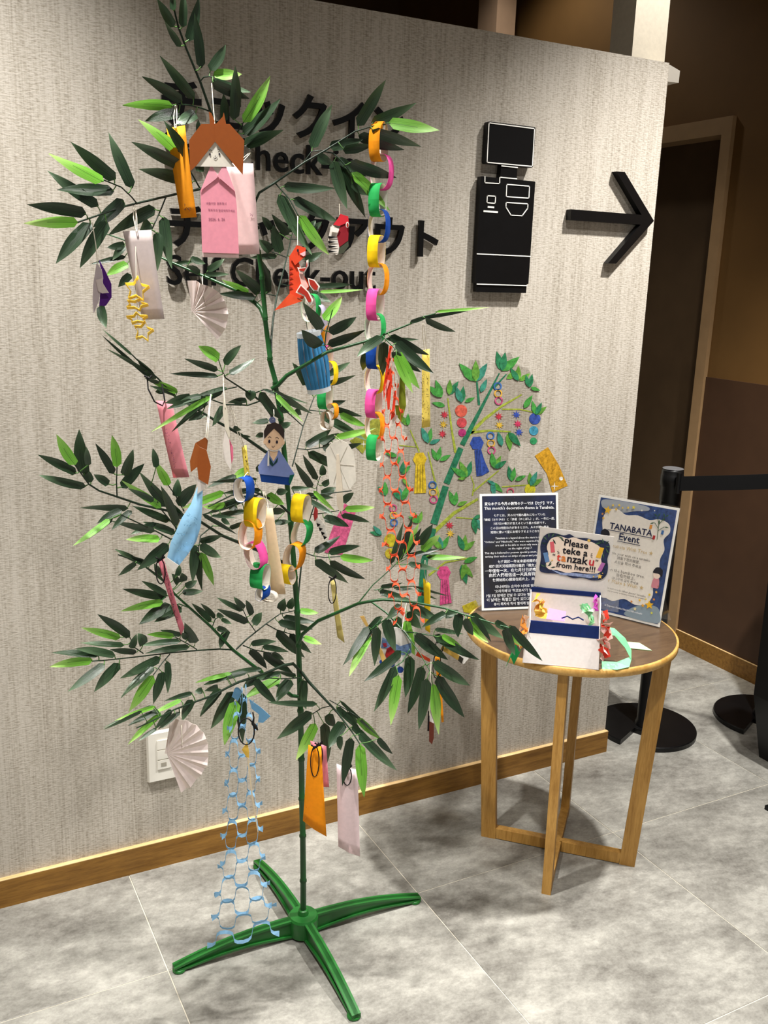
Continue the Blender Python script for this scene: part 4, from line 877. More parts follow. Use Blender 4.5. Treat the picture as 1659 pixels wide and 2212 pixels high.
# left pink strip on black cord
t_ = tanzaku(vplane(375, 950, 1.58, 30), 'T6', [(1150, -60), (1290, -55), (1460, 615), (1290, 642)], (240, 152, 164), 'long pink paper strip hanging from a black cord at middle left', None, M_INKR, [(1240, 180, 1330, 540, 12)], 21, curl=.01, h=12)
pc = vplane(375, 950, 1.58, 30)
mb = MB(); mb.tube([at(318, 815, 1.60), at(320, 840, 1.59), at(334, 868, 1.58), pc.pt(352, 876, .003), pc.pt(357, 865, .003), at(350, 830, 1.60)], .0013, 6); mb.tube([at(313, 812, 1.6), at(322, 818, 1.59), at(327, 812, 1.6)], .002, 6); mb.build('cord', M_CORD, t_)
# blue doll seen sideways
pl = vplane(410, 1080, 1.43, 26); D2 = empty('paper_doll', pl.pt(370, 1232), 'origami doll with brown hair and curved light blue kimono, middle left', 'paper doll')
mb = MB(); mb.strip([pl.pt(*p, .002+.004*_s(i)) for i, p in enumerate(fx('U1', (1035, 95), (968, 280), (888, 400), (835, 520), (785, 620), (748, 772)))], [pl.pt(*p, .001+.005*_s(i+.5)) for i, p in enumerate(fx('U1', (1073, 140), (1070, 300), (1056, 480), (1012, 620), (935, 740), (856, 838)))], .0006); mb.build('kimono', paper((160, 210, 240)), D2)
sheet('lining', pl, 'U1', [(755, 760), (858, 830), (810, 882), (720, 785)], paper((244, 238, 230)), D2, .003)
sheet('neck', pl, 'U1', [(985, 10), (1110, 90), (1085, 145), (1030, 185), (1030, 90)], paper((240, 232, 224)), D2, .008)
sheet('hair', pl, 'T6', [(1510, 310), (1550, 345), (1530, 520), (1470, 570), (1462, 470)], paper((168, 92, 40), .1), D2, .010)
sheet('hair', pl, 'T6', [(1550, 345), (1610, 370), (1650, 520), (1625, 680), (1540, 630), (1528, 520)], paper((160, 84, 34), .1), D2, .011)
sheet('hair_tuft', pl, 'T6', [(1510, 312), (1600, 258), (1622, 290), (1612, 372), (1550, 345)], paper((150, 80, 34), .1), D2, .009)
handwriting(D2, pl, 'U1', [(940, 370, 1030, 400, 6), (910, 450, 970, 465, 4), (850, 530, 920, 540, 5), (830, 700, 1000, 590, 7)], plain('blue_pencil', (92, 142, 176), .8, .1), 14, .0125, 31)
thread(D2, [at(455, 852, 1.52), pl.pt(450, 910, .01), pl.pt(447, 944, .01)]); thread(D2, [at(456, 852, 1.52), pl.pt(453, 910, .01), pl.pt(451, 944, .01)])
# white and pink folded paper
pl = vplane(492, 920, 1.50, 40); WP = empty('origami_bud', pl.pt(498, 1015), 'slim white and pink folded paper bud hanging on a thread, left of stem', 'origami')
sheet('white_fold', pl, 'T7', [(860, 855), (890, 890), (915, 1160), (912, 1225), (850, 1130), (838, 1000)], paper((240, 232, 224)), WP, .002)
sheet('pink_fold', pl, 'T7', [(888, 940), (925, 1020), (928, 1120), (912, 1170)], paper((232, 120, 150)), WP, 0)
sheet('white_fold', pl, 'T7', [(845, 580), (880, 680), (905, 920), (895, 935), (860, 850), (840, 700)], paper((230, 222, 204)), WP, .003)
thread(WP, [at(482, 803, 1.525), pl.pt(484, 840, .002), pl.pt(488, 880, .003)], .001)
tanzaku(vplane(530, 1010, 1.555, 36), 'T7', [(1003, 1015), (1045, 1000), (1112, 1490), (1060, 1500)], (244, 222, 100), 'small yellow paper strip with black writing just left of the boy doll', (497, 876, 1.56), M_INK, [(1045, 1080, 1065, 1230, 7), (1085, 1345, 1090, 1420, 2)], 41, h=14)
# boy doll
pl = vplane(595, 980, 1.50, 26); D3 = empty('paper_doll', pl.pt(600, 1048), 'cut-paper boy doll with black topknot hair and blue kimono', 'paper doll')
WHP = paper((244, 240, 232)); SKIN = paper((244, 206, 168), .1); HAIRK = paper((58, 46, 42), .05)
hd = sheet('head_backing', pl, 'T7', disc_pts(1296, 930, 100, 24, 128), WHP, D3, .003)
sheet('skin', pl, 'T7', disc_pts(1296, 945, 88, 22, 100), SKIN, hd, .0038, .0004)
sheet('hair', pl, 'T7', [(1208, 940), (1206, 870), (1235, 815), (1296, 795), (1355, 812), (1388, 870), (1386, 945), (1372, 930), (1340, 890), (1296, 850), (1250, 895), (1220, 930)], HAIRK, hd, .0046, .0004)
sheet('topknot', pl, 'T7', disc_pts(1280, 775, 30, 16, 30), paper((112, 120, 158)), hd, .0034, .0004)
sheet('ear', pl, 'T7', disc_pts(1213, 970, 13, 12, 20), SKIN, hd, .0042, .0004); sheet('ear', pl, 'T7', disc_pts(1378, 975, 13, 12, 20), SKIN, hd, .0042, .0004)
mb = MB()
for q in (disc_pts(1254, 965, 10, 10, 15), disc_pts(1322, 970, 10, 10, 15)): mb.poly([pl.pt(*p, .0047) for p in fx('T7', *q)], pl.n, .0003)
for arc in ([(1242, 930), (1258, 922), (1272, 932)], [(1308, 935), (1324, 926), (1338, 940)], [(1275, 1005), (1288, 1018), (1302, 1005)]):
    P = [pl.pt(*p, .0047) for p in fx('T7', *arc)]; mb.strip([p-Vector((0,0,.0005)) for p in P], [p+Vector((0,0,.0005)) for p in P], .0002)
mb.build('features', M_INK, hd)
sheet('robe', pl, 'T7', [(1245, 1040), (1345, 1050), (1478, 1260), (1430, 1290), (1160, 1260), (1150, 1195)], paper((132, 148, 202), .15), D3, .001)
sheet('under_robe', pl, 'T7', [(1160, 1235), (1290, 1275), (1475, 1262), (1435, 1362), (1180, 1330)], paper((14, 58, 128), .1), D3, .0005)
sheet('lapel', pl, 'T7', [(1250, 1100), (1290, 1170), (1330, 1105), (1325, 1150), (1280, 1190), (1255, 1165)], paper((24, 62, 60), .1), D3, .0022)
sheet('neck', pl, 'T7', [(1255, 1045), (1330, 1050), (1322, 1090), (1290, 1145), (1256, 1090)], SKIN, D3, .0016)
sheet('sash', pl, 'T7', [(1240, 1050), (1252, 1050), (1252, 1185), (1235, 1185)], WHP, D3, .0026)
sheet('sleeve', pl, 'T7', [(1435, 1270), (1478, 1262), (1440, 1355), (1425, 1330)], paper((16, 92, 72), .1), D3, .0018)
thread(D3, [at(591, 880, 1.60), pl.pt(592, 895, .002), pl.pt(590, 906, .003)])
tanzaku(vplane(590, 1190, 1.53, 22), 'U2', [(455, 320), (535, 320), (652, 1092), (522, 1085)], (236, 212, 176), 'beige paper strip hanging between the draped paper rings', (570, 1062, 1.55), fold=.004, tr=.35)
# white uchiwa fan
pl = vplane(735, 1030, 1.66, 26); UW = empty('paper_uchiwa', pl.pt(740, 1104), 'white round paper fan with a stick handle right of the stem', 'paper fan')
sheet('fan_paper', pl, 'T8', [(430, 960), (480, 900), (560, 868), (630, 905), (680, 985), (695, 1080), (700, 1240), (640, 1325), (560, 1300), (465, 1275), (450, 1150), (440, 1050)], paper((240, 236, 226), .3), UW, 0, .001)
sheet('handle', pl, 'T8', [(526, 1000), (548, 1000), (580, 1300), (590, 1490), (575, 1512), (550, 1505), (532, 1460), (524, 1300)], paper((238, 226, 206)), UW, .0015, .0015)
for e_ in ((460, 900), (620, 930), (680, 1100), (640, 1310), (500, 1260)):
    a_, b_ = pl.pt(*fx('T8', (545, 1090))[0], .0006), pl.pt(*fx('T8', e_)[0], .0006); mb = MB(); mb.tube([a_, b_], .0004, 4); mb.build('rib', paper((206, 200, 190), .2), UW)
thread(UW, [at(722, 940, 1.70), pl.pt(735, 950, .002)])
# small striped carp
pl = vplane(690, 1125, 1.69, 30); SCP = empty('origami_carp', pl.pt(695, 1165), 'small red-headed black and white striped paper carp right of the stem', 'origami')
sheet('head', pl, 'U2', [(915, 290), (940, 340), (938, 400), (910, 440), (900, 380)], paper((168, 52, 50), .1), SCP, .001)
sheet('body', pl, 'U2', [(915, 420), (945, 395), (1000, 470), (1025, 585), (990, 585), (940, 480)], paper((236, 232, 224)), SCP, 0)
mb = MB()
for k in range(4): x, y = 935+k*20, 455+k*38; mb.poly([pl.pt(*p, .001) for p in fx('U2', (x-8, y), (x+30, y+12), (x+2, y+36))], pl.n, .0003)
mb.build('stripe_print', M_BLACK, SCP)
thread(SCP, [at(683, 1085, 1.74), pl.pt(682, 1092, .001)])
tanzaku(vplane(730, 1310, 1.63, 30), 'U2', [(1048, 945), (1090, 950), (1180, 1530), (1115, 1480)], (232, 218, 144), 'pale yellow paper strip hanging right of the stem above the lower right branch', (710, 1205, 1.67), cord=True, tr=.35)
tanzaku(vplane(370, 1290, 1.54, 30), 'U1', [(668, 790), (715, 760), (905, 1395), (875, 1460)], (226, 130, 144), 'narrow pink strip with black writing below the light blue doll', (350, 1160, 1.56), M_INK, [(735, 850, 790, 1100, 13), (795, 1130, 840, 1330, 9)], 51, cord=True, h=15)
# blue net
BN = net('paper_net', [(520, 1500), (500, 1540), (487, 1620), (485, 1700), (480, 1770), (474, 1860), (462, 1950), (449, 2030)], [(535, 1500), (552, 1540), (563, 1620), (561, 1690), (566, 1770), (574, 1860), (588, 1950), (605, 2002)], 18, 2, 1.50, 24, [paper((150, 198, 232), .25), paper((196, 214, 226), .25)], 'light blue cut-paper net hanging down to the green stand', .0058, .0060)
pl = vplane(540, 1530, 1.51, 24)
sheet('folded_end', pl, 'U4', [(655, 870), (760, 945), (848, 1025), (780, 1085), (735, 1080), (745, 1010), (680, 960)], paper((112, 164, 200), .2), BN)
sheet('folded_end', pl, 'U4', [(525, 780), (560, 745), (600, 800), (555, 890), (500, 850)], paper((112, 164, 200), .2), BN)
sheet('knot', pl, 'U4', [(525, 760), (560, 728), (605, 775), (590, 790), (560, 760)], WHP, BN, .003)
# edge-on yellow tag
pl = vplane(533, 1620, 1.46, 24); YT = empty('paper_tag', pl.pt(545, 1800), 'yellow paper tag turned edge-on, on a black cord loop in front of blue net', 'paper tag')
sheet('tag_paper', pl, 'U4', [(640, 1255), (655, 1340), (655, 1430), (590, 1325)], paper((244, 206, 92)), YT)
sheet('tag_edge', pl, 'U4', [(636, 1390), (655, 1400), (690, 1750), (740, 2060), (732, 2062), (680, 1760)], paper((232, 216, 186)), YT, .001)
mb = MB(); cc = [(pl.pt(*fx('U4', (632+72*_s(t), 1155-118*_c(t)))[0], .003)) for t in [i*2*math.pi/18 for i in range(19)]]; mb.tube(cc, .0013, 6)
mb.tube([pl.pt(*p, .004) for p in fx('U4', (690, 980), (700, 1030), (690, 1080), (715, 1110), (735, 1140))], [.0012, .0013, .003, .0035, .0012], 6); mb.build('cord', M_CORD, YT)
tanzaku(vplane(690, 1700, 1.50, 26), 'F', [(670, 1600), (705, 1612), (711, 1700), (690, 1700)], (240, 150, 166), 'pink paper strip mostly hidden behind the lower orange strip', (688, 1560, 1.53), cord=True)
tanzaku(vplane(680, 1700, 1.485, 26), 'U5', [(440, 660), (555, 672), (605, 1450), (388, 1372)], (252, 160, 22), 'orange paper strip hanging low in front of the stem', (682, 1545, 1.52), plain('orange_ink', (206, 104, 24), .8, .1), [(515, 760, 500, 1380, 18), (420, 1180, 410, 1320, 3)], 61, cord=True, curl=.012, fold=.004, h=14)
tanzaku(vplane(753, 1750, 1.46, 26), 'U5', [(692, 828), (882, 880), (903, 1660), (708, 1570)], (238, 216, 218), 'pale pink paper strip hanging lowest, in front of the baseboard', (740, 1625, 1.47), cord=True, fold=.005, bend=.002)
# goldfish fan
pl = vplane(850, 1400, 1.53, 26); GF = empty('paper_uchiwa', pl.pt(850, 1455), 'round paper fan printed with red and blue fish, among the lower right leaves', 'paper fan')
sheet('fan_paper', pl, 'U7', [(445, 335), (560, 310), (640, 340), (700, 420), (700, 560), (640, 690), (590, 720), (500, 690), (412, 640), (400, 560), (420, 440)], paper((236, 232, 226)), GF, 0, .001)
sheet('wave_print', pl, 'U7', [(440, 400), (520, 440), (600, 480), (695, 450), (700, 540), (620, 560), (500, 500), (425, 495)], painted((120, 150, 200)), GF, .0006, .0003)
sheet('fish_print', pl, 'U7', [(480, 500), (520, 480), (560, 540), (600, 590), (550, 600), (540, 650), (490, 620), (465, 560)], painted((196, 26, 34)), GF, .001, .0003)
sheet('fish_print', pl, 'U7', [(440, 455), (475, 450), (480, 480), (455, 490)], painted((206, 50, 80)), GF, .001, .0003)
for q in (disc_pts(525, 640, 26, 10), disc_pts(600, 690, 30, 10), disc_pts(430, 620, 18, 10)): sheet('fish_print', pl, 'U7', q, painted((22, 66, 160)), GF, .001, .0003)
sheet('handle', pl, 'U7', [(238, 212), (275, 206), (360, 390), (440, 520), (495, 650), (490, 685), (455, 672), (410, 530), (330, 360)], paper((234, 190, 110), .1), GF, .002, .0015)
thread(GF, [at(878, 1300, 1.56), pl.pt(868, 1360, .002)])
# white and gold folded packet
pl = vplane(975, 1405, 1.50, 26); WG = empty('origami_packet', pl.pt(985, 1435), 'white folded paper packet with gold and black bands at lower right', 'origami')
sheet('packet', pl, 'U7', [(905, 400), (960, 420), (1190, 548), (1212, 592), (1168, 642), (960, 505), (915, 450)], paper((244, 240, 234)), WG, 0, .004)
sheet('gold_band', pl, 'U7', [(985, 462), (1130, 562), (1118, 606), (960, 508)], paper((190, 152, 70), .1), WG, .001)
sheet('black_band', pl, 'U7', [(1130, 562), (1166, 590), (1150, 636), (1116, 606)], paper((48, 44, 36), .05), WG, .001)
knotcord(WG, pl.pt(948, 1380, .004), .016, .03); thread(WG, [at(962, 1318, 1.46), pl.pt(960, 1372, .003)])
tanzaku(vplane(950, 1480, 1.55, 36), 'U7', [(905, 540), (955, 540), (990, 1160), (970, 1165)], (246, 160, 28), 'narrow orange strip with black writing behind the lowest right leaves', (940, 1405, 1.52), M_INK, [(932, 570, 945, 760, 9)], 71, cord=True, h=14)
pl = vplane(930, 1570, 1.44, 30); BR_ = empty('origami_packet', pl.pt(932, 1606), 'small dark brown and white folded paper hanging lowest on right', 'origami')
sheet('white_fold', pl, 'U7', [(862, 1060), (900, 1160), (895, 1240), (865, 1230)], paper((238, 232, 228)), BR_, .001)
sheet('brown_fold', pl, 'U7', [(860, 1150), (902, 1170), (900, 1300), (885, 1355), (858, 1330)], paper((96, 44, 30), .05), BR_, .002)
sheet('dark_fold', pl, 'U7', [(848, 1065), (862, 1060), (862, 1240), (842, 1240)], paper((30, 22, 24), .05), BR_, .0005)
thread(BR_, [at(931, 1430, 1.45), pl.pt(928, 1500, .002), pl.pt(928, 1545, .001)], .001)
tanzaku(vplane(924, 1320, 1.585, 30), 'U6', [(555, 615), (622, 670), (618, 1110), (575, 1080)], (244, 210, 36), 'bright yellow paper strip beside the decal stalk at lower right', (918, 1210, 1.595))

# ------------------------------------------------------------------ bamboo decal on the wall
DC = empty('wall_decal', wl(905, 1340), 'printed festival bamboo wall decal with lanterns, rings and a gold strip', 'wall decal')
_wq = {}
def dpoly(name, pts, col, off=.0006, tile='D', mat=None):
    q = Plane((0, WALLY-off, 0), (0, -1, 0)); mb = MB(); mb.poly([q.pt(*p) for p in fx(tile, *pts)], (0, -1, 0), .0003); return mb.build(name, mat or painted(col), DC)
def dstroke(name, pts, w0, w1, col, off=.0005):
    q = Plane((0, WALLY-off, 0), (0, -1, 0)); n = len(pts); L = []; R = []
    for i, (x, y) in enumerate(pts):
        ax_, ay_ = pts[max(i-1, 0)]; bx_, by_ = pts[min(i+1, n-1)]; dx, dy = bx_-ax_, by_-ay_; k = math.hypot(dx, dy); w_ = (w0+(w1-w0)*i/(n-1))/2
        L.append((x-dy/k*w_, y+dx/k*w_)); R.append((x+dy/k*w_, y-dx/k*w_))
    return dpoly(name, L+R[::-1], col, off)
dpoly('clear_film', [(110,400),(120,330),(215,335),(235,180),(300,195),(395,165),(412,80),(455,80),(478,165),(522,155),(530,60),(600,45),(620,100),(680,120),(722,200),(722,270),(750,285),(742,330),(722,470),(640,448),(590,500),(588,560),(640,612),(690,605),(745,600),(760,700),(455,700),(452,850),(430,870),(440,1060),(340,1100),(335,1205),(262,1205),(150,1000),(40,1035),(-10,940),(-30,860),(-20,700),(-10,560),(60,520),(140,450)],
      None, .0003, mat=mat_transp('decal_film', (132, 122, 102), .13))
G1, G2, YG, TEAL = (26, 122, 76), (62, 150, 56), (160, 174, 52), (48, 138, 116)
for p, a, b in (([(548,140),(465,300),(378,468)], 6, 24), ([(372,482),(306,645)], 26, 29), ([(303,657),(248,830)], 29, 33), ([(244,850),(205,1000),(188,1190)], 33, 30), ([(580,145),(520,210)], 5, 11), ([(455,285),(445,180)], 11, 8)): dstroke('stalk', p, a, b, (16, 112, 76), .0008)
for p, a, b in (([(390,440),(480,350),(560,290),(650,238)], 17, 6), ([(560,305),(640,305),(700,318)], 7, 5), ([(410,412),(500,402),(600,408)], 12, 6), ([(348,505),(330,400),(312,255)], 12, 6), ([(278,725),(245,600),(222,500)], 10, 5), ([(182,500),(140,400)], 8, 5), ([(90,470),(170,478)], 5, 4),
        ([(250,865),(340,780),(450,715)], 18, 11), ([(425,700),(432,650),(418,610)], 7, 4), ([(430,680),(545,585)], 8, 5), ([(350,800),(432,806)], 6, 4), ([(225,1065),(300,1005),(410,985)], 10, 6), ([(560,660),(690,650)], 6, 4)): dstroke('twig', p, a, b, YG, .0006)
def dleaf(x, y, ang, L, col):
    a = math.radians(ang); ux, uy = _c(a), -_s(a); pts = []
    for t, w_ in ((0, 0), (.2, .15), (.45, .19), (.75, .11), (1, 0), (.75, -.11), (.45, -.19), (.2, -.15)): pts.append((x+ux*L*t-uy*L*w_, y+uy*L*t+ux*L*w_))
    dpoly('decal_leaf', pts, col, .0010+rng.random()*.0012)
rng = random.Random(4)
for x, y, a, n, L in ((440,178,95,3,88),(560,130,75,3,80),(580,165,30,1,60),(635,175,110,2,60),(640,175,35,1,50),(685,205,95,2,55),(690,205,-20,1,38),(660,300,60,1,60),(462,228,65,1,60),(318,240,75,2,62),(285,250,130,2,72),(375,275,95,2,60),(390,272,20,1,40),(300,290,170,1,52),(715,330,70,3,55),(130,380,110,2,50),
        (222,460,95,2,62),(228,462,25,1,48),(265,540,100,2,55),(275,540,30,1,50),(400,615,110,3,66),(395,620,190,1,34),(560,475,100,1,60),(590,410,-70,2,66),(525,575,60,3,60),(530,650,150,1,36),(605,635,90,2,58),(620,630,20,1,42),(690,655,60,3,56),(345,745,100,2,56),(355,745,25,1,46),(515,640,-60,2,50),
        (430,800,-70,2,60),(430,805,20,1,40),(180,825,110,3,50),(385,950,80,3,58),(285,945,100,3,52),(385,1005,20,1,56),(375,1015,-60,2,70),(395,1010,-110,1,66),(30,700,110,2,50),(100,600,60,2,52),(105,620,-60,1,40),(105,720,100,3,56),(80,520,160,1,45),(95,520,-120,1,40),(10,880,150,2,48)):
    for k in range(n): dleaf(x, y, a+(k-(n-1)/2)*34+rng.uniform(-6, 6), L*rng.uniform(1.1, 1.35), rng.choice((G2, G2, G1, TEAL, (96, 156, 48))))
for x, y, r_, c_ in ((373,312,28,(216,92,70)),(376,366,23,(206,70,76)),(378,412,18,(176,40,110)),(710,348,26,(44,74,160)),(705,403,21,(60,150,180)),(704,450,16,(40,150,90)),(50,905,30,(190,176,20)),(50,965,25,(190,170,30)),(688,672,25,(200,190,30))): dpoly('decal_bead', disc_pts(x, y, r_), c_, .0009)
for x, y, c_ in ((297,330,(190,40,60)),(292,374,(214,176,50)),(288,418,(190,40,60)),(545,338,(190,40,60)),(548,378,(214,176,50)),(626,330,(44,74,170)),(632,372,(200,44,90)),(638,410,(44,74,170)),(320,836,(190,40,60)),(324,874,(214,176,50))): dpoly('decal_star', star_pts(x, y, 20, 8, .42), c_, .0009)
def dring(x, y, r_, c_):
    q = Plane((0, WALLY-.0011, 0), (0, -1, 0)); O = [q.pt(*p) for p in fx('D', *disc_pts(x, y, r_, 20))]; I = [q.pt(*p) for p in fx('D', *disc_pts(x, y, r_*.68, 20))]; mb = MB(); mb.strip(O+[O[0]], I+[I[0]], .0003, smooth=False); mb.build('decal_ring', painted(c_), DC)
for x, y in ((540, 200), (507, 427), (242, 652)):
    for k, c_ in enumerate(((50, 104, 176), (220, 170, 60), (204, 80, 130))): dring(x+k*2.5, y+k*33, 19, c_)
for k, c_ in enumerate(((204, 80, 130), (220, 170, 60), (50, 104, 176))): dring(62+k*2, 757+k*33, 18, c_)
dring(598, 682, 17, (204, 80, 110))
for hx, hy, st, c_ in ((184, 535, [(165,558),(206,558),(214,660),(212,688),(158,690)], (210, 178, 20)), (445, 462, [(434,492),(464,488),(480,540),(502,590),(470,608),(444,612)], (36, 72, 160)), (294, 1055, [(280,1085),(316,1080),(322,1140),(330,1190),(276,1200)], (206, 70, 130))):
    dpoly('decal_lantern', [(hx-18,hy-30),(hx+16,hy-32),(hx+32,hy-4),(hx+20,hy+26),(hx-18,hy+26),(hx-32,hy)], c_, .001); dpoly('decal_streamer', st, c_, .0009)
    for k in (.25, .5, .75): dstroke('streamer_line', [(st[0][0]+(st[1][0]-st[0][0])*k, st[0][1]), (st[-1][0]+(st[-2][0]-st[-1][0])*k, st[-1][1]-6)], 2, 2, tuple(int(v*.6) for v in c_), .0013)
dpoly('decal_strip', [(710,518),(770,478),(820,560),(860,655),(835,665),(790,688),(765,600)], (214, 158, 20), .0008)
dpoly('sparkle', star_pts(800, 657, 20, 4, .2), (240, 236, 224), .0012); dpoly('sparkle', disc_pts(830, 622, 9, 10), (240, 236, 224), .0012)
dpoly('decal_strip', [(378,1205),(440,1178),(462,1225),(420,1240),(385,1232)], (196, 180, 24), .0008)
dpoly('decal_strip', [(440,1290),(470,1310),(500,1400),(490,1410)], (196, 180, 24), .0008)
dpoly('decal_strip', [(1180,280),(1285,340),(1230,520),(1160,740),(1060,730),(1000,720),(1050,560),(1110,400)], (206, 84, 130), .0008, 'U2')
dpoly('decal_strip', [(645,880),(760,810),(850,850),(760,998)], (146, 150, 40), .0008, 'T8'); dpoly('decal_bead', disc_pts(880, 760, 78), (156, 158, 50), .001, 'T8'); dpoly('sparkle', star_pts(770, 910, 34, 4, .2), (220, 220, 200), .0012, 'T8')

# ------------------------------------------------------------------ round side table
TC = Vector((1.418, 1.682, 0)); TR_, TZ = .253, .607
TB = empty('side_table', (TC.x, TC.y, 0), 'round side table with brown top, oak rim and four splayed oak legs', 'table')
m = MB(); m.lathe(TC, [(.244, TZ-.02), (TR_-.004, TZ-.02), (TR_, TZ-.016), (TR_, TZ-.002), (TR_-.002, TZ), (TR_-.006, TZ), (TR_-.006, TZ-.0006)], 96, caps=False); m.build('rim', M_RIM, TB)
m = MB(); m.lathe(TC, [(.2469, TZ-.018), (.2469, TZ-.0006)], 96); m.build('tabletop', M_TOP, TB)
zt = TZ-.02
for ang in (-45, 45, 135, 225):
    a = math.radians(ang); dr = Vector((_c(a), _s(a), 0)); sd = Vector((-_s(a), _c(a), 0)); c_ = Vector((1.426, 1.674, 0))
    def q_(r0, r1, z, w_=.011): return [c_+dr*r0-sd*w_+Vector((0,0,z)), c_+dr*r1-sd*w_+Vector((0,0,z)), c_+dr*r1+sd*w_+Vector((0,0,z)), c_+dr*r0+sd*w_+Vector((0,0,z))]
    m = MB(); m.hexa(q_(.158, .196, 0), q_(.192, .230, zt)); m.build('leg', M_OAK, TB)
    m = MB(); m.hexa(q_(.012, .157, .002, .0105), q_(.012, .160, .030, .0105)); m.build('stretcher', M_OAK, TB)
m = MB(); m.box((1.413, 1.661, .001), (1.439, 1.687, .0305)); m.build('stretcher_joint', M_OAK, TB)

# sign holders
ZT = TZ+.0005
def holder(BL, e, tilt, label, w_=.21, h_=.297):
    e = Vector(e).normalized(); nh = Vector((0,0,1)).cross(e); nh = -nh if nh.dot(CAM-BL) < 0 else nh; t = math.radians(tilt)
    up = Vector((0,0,_c(t)))-nh*_s(t); n = (nh*_c(t)+Vector((0,0,_s(t)))).normalized()
    root = empty('sign_holder', BL+e*w_/2, label, 'sign holder'); pl = Plane(BL, n)
    def P(u, v, off): return BL+e*u+up*v+n*off
    m = MB(); m.hexa([P(-.003,0,.004),P(w_+.003,0,.004),P(w_+.003,h_+.004,.004),P(-.003,h_+.004,.004)], [P(-.003,0,.0055),P(w_+.003,0,.0055),P(w_+.003,h_+.004,.0055),P(-.003,h_+.004,.0055)]); m.build('front_pane', M_ACR, root)
    m = MB(); m.hexa([P(-.003,0,-.003),P(w_+.003,0,-.003),P(w_+.003,h_+.004,-.003),P(-.003,h_+.004,-.003)], [P(-.003,0,-.0015),P(w_+.003,0,-.0015),P(w_+.003,h_+.004,-.0015),P(-.003,h_+.004,-.0015)]); m.build('back_pane', M_ACR, root)
    bb = Vector((0,0,.002)); b0 = P(-.003, 0, .004); b1 = P(w_+.003, 0, .004); m = MB(); dn = -nh*.075
    m.hexa([b0, b1, b1+dn, b0+dn], [b0+bb, b1+bb, b1+dn+bb, b0+dn+bb]); m.build('base_pane', M_ACR, root)
    s0 = b0+dn; s1 = b1+dn; c0_ = P(-.003, .07, -.003); c1_ = P(w_+.003, .07, -.003); m = MB(); m.hexa([s0, s1, s1+nh*.002, s0+nh*.002], [c0_, c1_, c1_+nh*.002, c0_+nh*.002]); m.build('brace_pane', M_ACR, root)
    m = MB(); m.hexa([P(0,.002,-.001),P(w_,.002,-.001),P(w_,h_,-.001),P(0,h_,-.001)], [P(0,.002,0),P(w_,.002,0),P(w_,h_,0),P(0,h_,0)]); pg = m.build('printed_sheet', paper((244, 242, 236), .05), root)
    return root, pg, pl, P
def uvpoly(name, P, pts, col, parent, off, mat=None):
    mb = MB(); n = (P(0,0,1)-P(0,0,0)); mb.poly([P(u, v, off) for u, v in pts], n, .0002); return mb.build(name, mat or paper(col, .02), parent)
def uvtext(P, parent, body, uc, v, width, mat, off=.0012, bold=0.0, maxh=None):
    vs, fs = text_mesh(body, 1, bold, 0, 1); x0, x1, _, _ = bounds(vs); s = width/(x1-x0); mb = MB()
    mb.add([P(uc-width/2+(q.x-x0)*s, v+q.y*s, off) for q in vs], fs); return mb.build('text_line', mat, parent)
H1, S1, PL1, P1 = holder(Vector((1.279, 1.863, ZT)), (.962, -.275, 0), 14, 'acrylic sign holder with dark navy starry poster in white letters')
def mat_night():
    t = NT('night_sky_print'); v = t.coord(scale=(1, 1, 1)); a = t.noise(v, 9, 4, .6); st = t.noise(v, 420, 1, .5)
    c = t.ramp(a, [(.42, lin((4, 7, 20))), (.62, lin((10, 24, 64))), (.82, lin((36, 66, 126)))]); s2 = t.ramp(st, [(.80, (0,0,0,1)), (.86, (.5,.6,.8,1))]); t.base(t.mix(1.0, c, s2, 'ADD')); t.set(.5, .4); return t.m
bg = uvpoly('night_background', P1, [(.006,.008),(.204,.008),(.204,.291),(.006,.291)], None, S1, .0004, mat_night())
M_WT = paper((240, 242, 246), .02)
for t_, v, w_, b in (('変なホテル今月の装飾のテーマは【七夕】です。', .268, .186, .02), ("This month's decoration theme is Tanabata.", .2565, .188, .015), ('七夕とは、天の川で離れ離れになっていた', .239, .138, .006), ('「織姫（おりひめ）と「彦星（ひこぼし）」が、一年に一度、', .2285, .19, .006),
        ('7月7日の夜だけ会えるという星の伝説です。', .218, .14, .006), ('この日は特別な力があるとされ、人々が願い事を', .207, .156, .006), ('短冊に書いて星にお祈りするようになりました。', .1965, .156, .006), ('Tanabata is a legend about the stars in which', .1815, .132, .004), ('"Orihime" and "Hikoboshi," who were separated by the Milky Way,', .1725, .19, .004), ('are said to be able to meet only once a year', .1635, .132, .004),
        ('on the night of July 7.', .1545, .064, .004), ('This day is believed to possess special powers, so people began', .1445, .19, .004), ('writing their wishes on strips of paper and praying to the stars.', .1355, .188, .004), ('七夕是於一年以來星相關的傳說，', .121, .122, .006), ('相傳因天河相隔而分離的「織女」和「牛郎」', .1095, .168, .006), ('一年僅有一次，在七月廿日的夜晚能夠相會。', .098, .19, .006), ('由於人們相信這一天具有特殊的力量，', .0865, .168, .006), ('便開始將心願寫在紙片上，向星星祈禱。', .075, .15, .006),
        ('타나바타는 은하수 너머로 떨어져 있는', .0575, .136, .005), ("'오리히메'와 '히코보시'가 일 년에 한 번,", .0465, .14, .005), ('7월 7일 밤에만 만날 수 있다는 별에 얽힌 전설입니다.', .0355, .186, .005), ('이 날에는 특별한 힘이 있다고 여겨져, 사람들이', .0245, .184, .005), ('종이 쪽지에 적어 별에게 빌게 되었습니다.', .0135, .146, .005)):
    uvtext(P1, bg, t_, .105, v, w_, M_WT, .0010, b)
